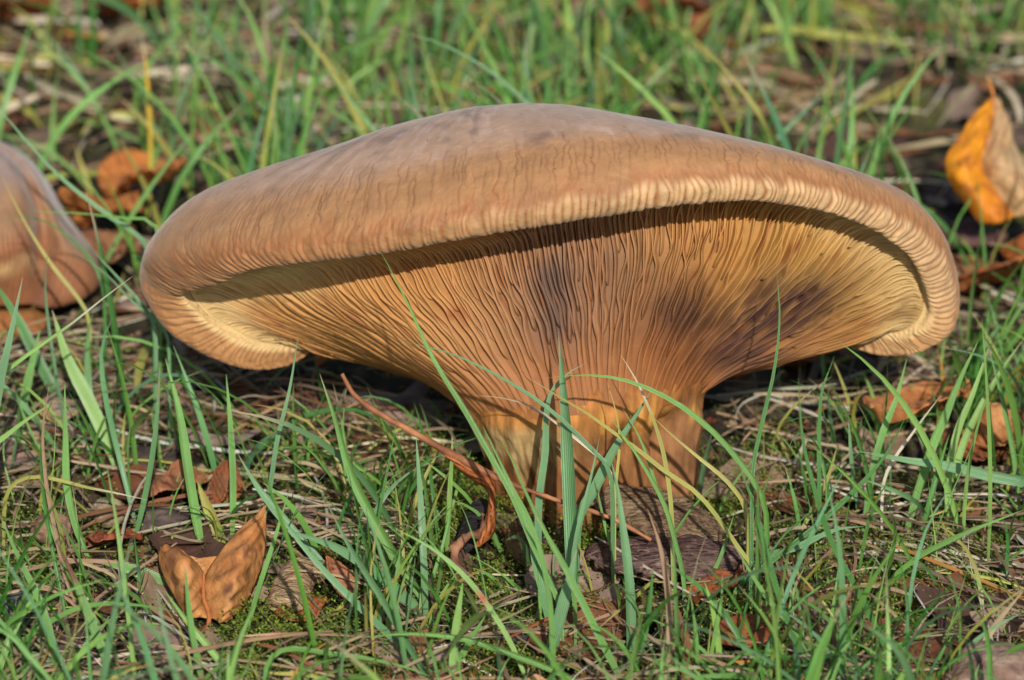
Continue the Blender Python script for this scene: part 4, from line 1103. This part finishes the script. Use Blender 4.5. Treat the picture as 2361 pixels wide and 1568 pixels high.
leaf('fallen_leaf', 'orange-brown leaf lying between the two mushrooms behind the golden blade', gp(250, 470, .5), gp(440, 400, .9), 4.6, sr(198, 124, 62), rust1, rust3, .3, .1, .3, .10, 9)
leaf('fallen_leaf', 'orange-brown leaf by the folded mushroom, half covered by grass', gp(190, 520, .4), gp(330, 470, .9), 4.4, rust1, sr(202, 132, 72), rust3, .25, .12, .4, .10, 10)
leaf('fallen_leaf', 'dull brown leaf pressed down under grass between the two mushrooms', gp(190, 600, .2), gp(320, 560, .4), 3.6, brn1, brn2, brn3, .2, .1, .2, .12, 11)
leaf('fallen_leaf', 'crumpled reddish brown leaf behind the folded tan leaf', gp(300, 1120, .3), gp(480, 1060, .6), 2.0, sr(168, 108, 74), brn2, red3, -.4, -.12, .5, .16, 12)
leaf('fallen_leaf', 'curled glossy red-brown leaf tip beside the crumpled leaf', gp(460, 1150, .2), gp(520, 1040, 1.0), .9, sr(150, 84, 48), brn2, red3, -.8, -.2, .8, .1, 13, curlt=-.5)
leaf('fallen_leaf', 'dark red scrap of leaf under the pale round clod', gp(205, 1265, .1), gp(330, 1240, .3), 1.3, red1, red2, red3, .3, .1, .3, .14, 14)
leaf('fallen_leaf', 'brown narrow leaf leaning out of the litter beside the wooden peg', gp(808, 1385, .05), gp(745, 1285, .7), .55, sr(164, 96, 62), brn2, red3, .5, .1, .2, .10, 15)
leaf('fallen_leaf', 'rusty leaf scrap in front of the wooden peg', gp(640, 1440, .05), gp(760, 1405, .2), .9, red1, rust2, red3, .3, .2, .1, .15, 16)
leaf('fallen_leaf', 'crumpled red-brown leaf below the bark slab', gp(1600, 1400, .1), gp(1720, 1320, .5), 1.5, red1, rust2, red3, .3, .1, .4, .16, 17)
leaf('fallen_leaf', 'red-brown leaf lying flat near the bark slab under crossing blades', gp(1650, 1500, .1), gp(1800, 1430, .3), 1.5, red1, sr(150, 92, 56), red3, .2, .1, .2, .14, 18)
leaf('fallen_leaf', 'grey-mauve flat leaf lying on moss under long blades', gp(1895, 1555, .08), gp(1840, 1395, .15), .9, sr(156, 128, 118), sr(140, 112, 102), brn3, .15, .05, .1, .08, 19)
leaf('fallen_leaf', 'grey-brown withered leaf standing against the stem foot', gp(1225, 1300, 0), gp(1210, 1185, 1.1), .9, sr(150, 122, 92), sr(128, 100, 72), brn3, -.4, -.1, .5, .12, 20)
leaf('fallen_leaf', 'rusty crumpled leaf on bright moss beside the rough stone', gp(2080, 1590, .1), gp(2190, 1535, .3), 1.3, sr(186, 106, 54), rust2, red3, -.3, -.15, .2, .16, 21)
leaf('fallen_leaf', 'pale tan rounded leaf tip poking up beneath the low arching blade', gp(1235, 1640, .1), gp(1235, 1552, .5), .9, sr(206, 158, 112), sr(190, 140, 96), brn3, -.3, -.1, .1, .08, 22)
leaf('fallen_leaf', 'blurred rusty leaf far behind the folded mushroom', gp(-20, 40, .4), gp(120, 10, .8), 4.2, rust2, red1, red3, .2, .1, .3, .12, 23)
leaf('fallen_leaf', 'blurred orange-brown leaf behind the golden blade, deep in the turf', gp(240, 30, .4), gp(350, 0, .9), 4.0, sr(188, 104, 48), rust2, red3, .2, .1, .3, .12, 24)
leaf('fallen_leaf', 'blurred red-brown leaf standing behind the top of the cap', gp(1500, 110, .3), gp(1570, -5, 2.2), 2.6, sr(162, 96, 66), rust2, red3, .2, .1, .3, .12, 25)
leaf('fallen_leaf', 'blurred pinkish brown leaf peeping over the top of the cap', gp(1180, 260, .3), gp(1320, 225, 1.0), 3.2, sr(172, 130, 104), brn2, red3, -.2, -.1, .3, .12, 26)
leaf('fallen_leaf', 'orange leaf scrap in the shade under the curled rim lobe', gp(735, 850, .1), gp(765, 812, .4), .7, sr(206, 110, 50), rust2, red3, .2, .1, .3, .1, 27)
leaf('fallen_leaf', 'dark litter leaf deep under the cap beside the bruised gills', gp(1810, 850, .1), gp(1900, 800, .4), 1.8, red1, brn2, red3, .2, .1, .3, .12, 28)
leaf('fallen_leaf', 'grey-brown leaf under a yellow-green blade near the round clods', gp(60, 1020, .1), gp(120, 950, .4), 1.2, sr(150, 126, 98), brn1, brn3, .2, .1, .2, .12, 29)

# bark and wood
def strip(name, label, cat, cl, widths, th, c1, c2, c3, mtl='bark', z=0.1, seed=1, bump=.06, group=None, parent=None, n=90, m=50, arch=0.25):
    """slab along a pixel centre line on the ground; widths in px"""
    cen = np.array([G(x, y, zz) for (x, y, zz) in cl])
    tg = unit(np.gradient(cen, axis=0)); sd = unit(np.cross(tg, [0, 0, 1.0]))
    rows3 = []
    for c_, s_, w_ in zip(cen, sd, widths):
        hw = w_
        rows3.append([c_ - s_ * hw, c_ - s_ * hw * .5 + np.array([0, 0, arch * hw * .8]), c_ + np.array([0, 0, arch * hw]), c_ + s_ * hw * .5 + np.array([0, 0, arch * hw * .8]), c_ + s_ * hw])
    return patch(name, rows3, cnoise(c1, c2, c3, 2.2, seed), mtl, th, parent, label, cat, group, n, m, bump, seed, 2.4)
strip('bark_chip', 'dark purple-brown bark chip lying on moss before the stem', 'bark', [(1360,1278,.25),(1440,1285,.3),(1540,1290,.3),(1640,1288,.28),(1722,1285,.2)], [.25,.5,.6,.55,.25], .2, sr(104, 82, 74), sr(80, 58, 54), sr(140, 116, 100), seed=2, bump=.10)
strip('wood_slab', 'grey-brown slab of rotten wood against the stem foot', 'wood', [(1400,1150,.45),(1480,1175,.5),(1570,1215,.4),(1660,1250,.2)], [.4,.6,.55,.25], .22, sr(146, 122, 94), sr(122, 98, 74), sr(90, 72, 56), seed=3, bump=.12)
strip('wooden_peg', 'short grey-tan broken stick lying in the near litter', 'stick', [(700,1310,.25),(680,1345,.25),(655,1405,.2)], [.24,.27,.25], .2, sr(176, 148, 112), sr(152, 122, 90), sr(116, 86, 62), seed=4, bump=.05, arch=.5)
strip('charred_bark', 'black charred bark strip curled beside the stem foot', 'bark', [(1108,1158,.75),(1100,1195,.6),(1085,1235,.45),(1062,1268,.25)], [.12,.20,.20,.16], .1, sr(52, 48, 46), sr(40, 38, 36), sr(78, 70, 64), seed=5, bump=.05, arch=.4)
# long dry leaf stalk with its shrivelled leaf
pt = thing('dry_leaf_stalk', 'long orange-brown leaf stalk with shrivelled leaf leaning across the stem foot', 'leaf stalk')
pw = [(788,862,2.6),(812,905,2.6),(860,945,2.7),(930,985,2.8),(1010,1030,2.9),(1075,1065,3.0),(1160,1108,3.1),(1260,1145,3.2),(1370,1180,3.3),(1420,1200,3.3),(1500,1245,3.3)]
v_, f_ = tube([P(*p) for p in pw], [.03, .055, .05, .065, .075, .06, .035, .03, .04, .03], 90, 8, 3, .012)
cst = mix(np.tile(sr(158, 104, 66), (len(v_), 1)), sr(118, 70, 44), sstep(-.2, .4, fbm(v_ * 3, 5, 3)))
obj('stalk', mesh_np('stalk', v_, f_, cst), M['twig'], pt)
patch('shrivelled_blade', [[P(1020,1040,2.9), P(1022,1042,2.95), P(1026,1046,2.9)], [P(1075,1065,2.9), P(1072,1080,3.05), P(1062,1088,2.9)], [P(1112,1085,3.0), P(1105,1105,3.2), P(1095,1112,2.9)],
                           [P(1140,1112,3.0), P(1130,1125,3.25), P(1118,1130,2.9)], [P(1142,1160,3.0), P(1133,1160,3.25), P(1126,1160,3.0)], [P(1142,1205,3.1), P(1128,1205,3.3), P(1115,1200,3.1)],
                           [P(1136,1235,3.1), P(1112,1245,3.3), P(1096,1250,3.2)], [P(1105,1262,3.2), P(1098,1262,3.25), P(1090,1262,3.2)]],
      cnoise(sr(176, 104, 54), sr(150, 82, 44), sr(104, 58, 36), 2.5, 9), 'leaf', .02, pt, n=60, m=16, bump=.05)
v_, f_ = tube([P(1115,1185,3.2), P(1100,1225,3.3), P(1055,1250,3.4), P(1050,1290,3.5), P(1070,1330,3.6)], [.04, .06, .08, .06, .03], 50, 10, 5, .09)
obj('curled_tip', mesh_np('curled_tip', v_, f_, mix(np.tile(sr(150, 104, 74), (len(v_), 1)), sr(110, 70, 48), sstep(-.2, .3, fbm(v_ * 3, 6, 3)))), M['leaf'], pt)

# clods and stones
def lump(name, label, cat, px, py, rcm, c1, c2, seed, sq=(1, 1, .85), rough=.12):
    import bmesh
    bm = bmesh.new(); bmesh.ops.create_icosphere(bm, subdivisions=4, radius=1.0)
    v = np.array([x.co[:] for x in bm.verts]); f = np.array([[x.index for x in t.verts] for t in bm.faces]); bm.free()
    d = 1 + rough * fbm(v * 1.4 + seed, 800 + seed, 4) + rough * .5 * fbm(v * 5 + seed, 820 + seed, 3)
    p = v * d[:, None] * rcm * np.array(sq)
    cen = G(px, py, rcm * sq[2] * .75)
    c = mix(np.tile(c1, (len(v), 1)), c2, sstep(-.3, .3, fbm(v * 2.5, 840 + seed, 4)))
    return obj(name, mesh_np(name, p + cen, f, c), M['stone'], None, label, cat)
lump('soil_clod', 'pale round earth clod with a smooth dusty surface', 'clod', 251, 1182, .30, sr(158, 138, 110), sr(128, 108, 84), 1)
lump('soil_clod', 'browner irregular earth clod beside the pale round clod', 'clod', 122, 1222, .34, sr(138, 110, 88), sr(112, 86, 68), 2, rough=.25)
lump('stone', 'larger dark grey angular stone beside a flat dark stone', 'stone', 10, 1425, .42, sr(88, 86, 88), sr(66, 62, 62), 3, (1.2, 1, .6), .25)
lump('stone', 'small flat dark stone above the dark grey stone', 'stone', 50, 1390, .3, sr(98, 94, 92), sr(72, 68, 66), 4, (1.3, 1, .5), .25)
lump('stone', 'rough grey-brown stone on the bright moss', 'stone', 2300, 1560, .62, sr(150, 126, 108), sr(122, 96, 82), 5, (1.2, 1, .7), .28)
lump('stone', 'dark pebble in the moss under the bark chip', 'stone', 1180, 1462, .22, sr(70, 64, 66), sr(52, 48, 50), 6, (1.3, 1, .5), .2)
lump('soil_clod', 'dark crumbly clod behind the crumpled red-brown leaf', 'clod', 345, 1055, .35, sr(78, 66, 60), sr(56, 48, 46), 7, (1.6, 1, .5), .35)
lump('soil_clod', 'dark knobbly clod under the reddish leaf scraps', 'clod', 380, 1200, .3, sr(96, 82, 74), sr(64, 54, 52), 8, (1.6, 1, .6), .4)
print('blades', n_bl, 'gills', len(gills))
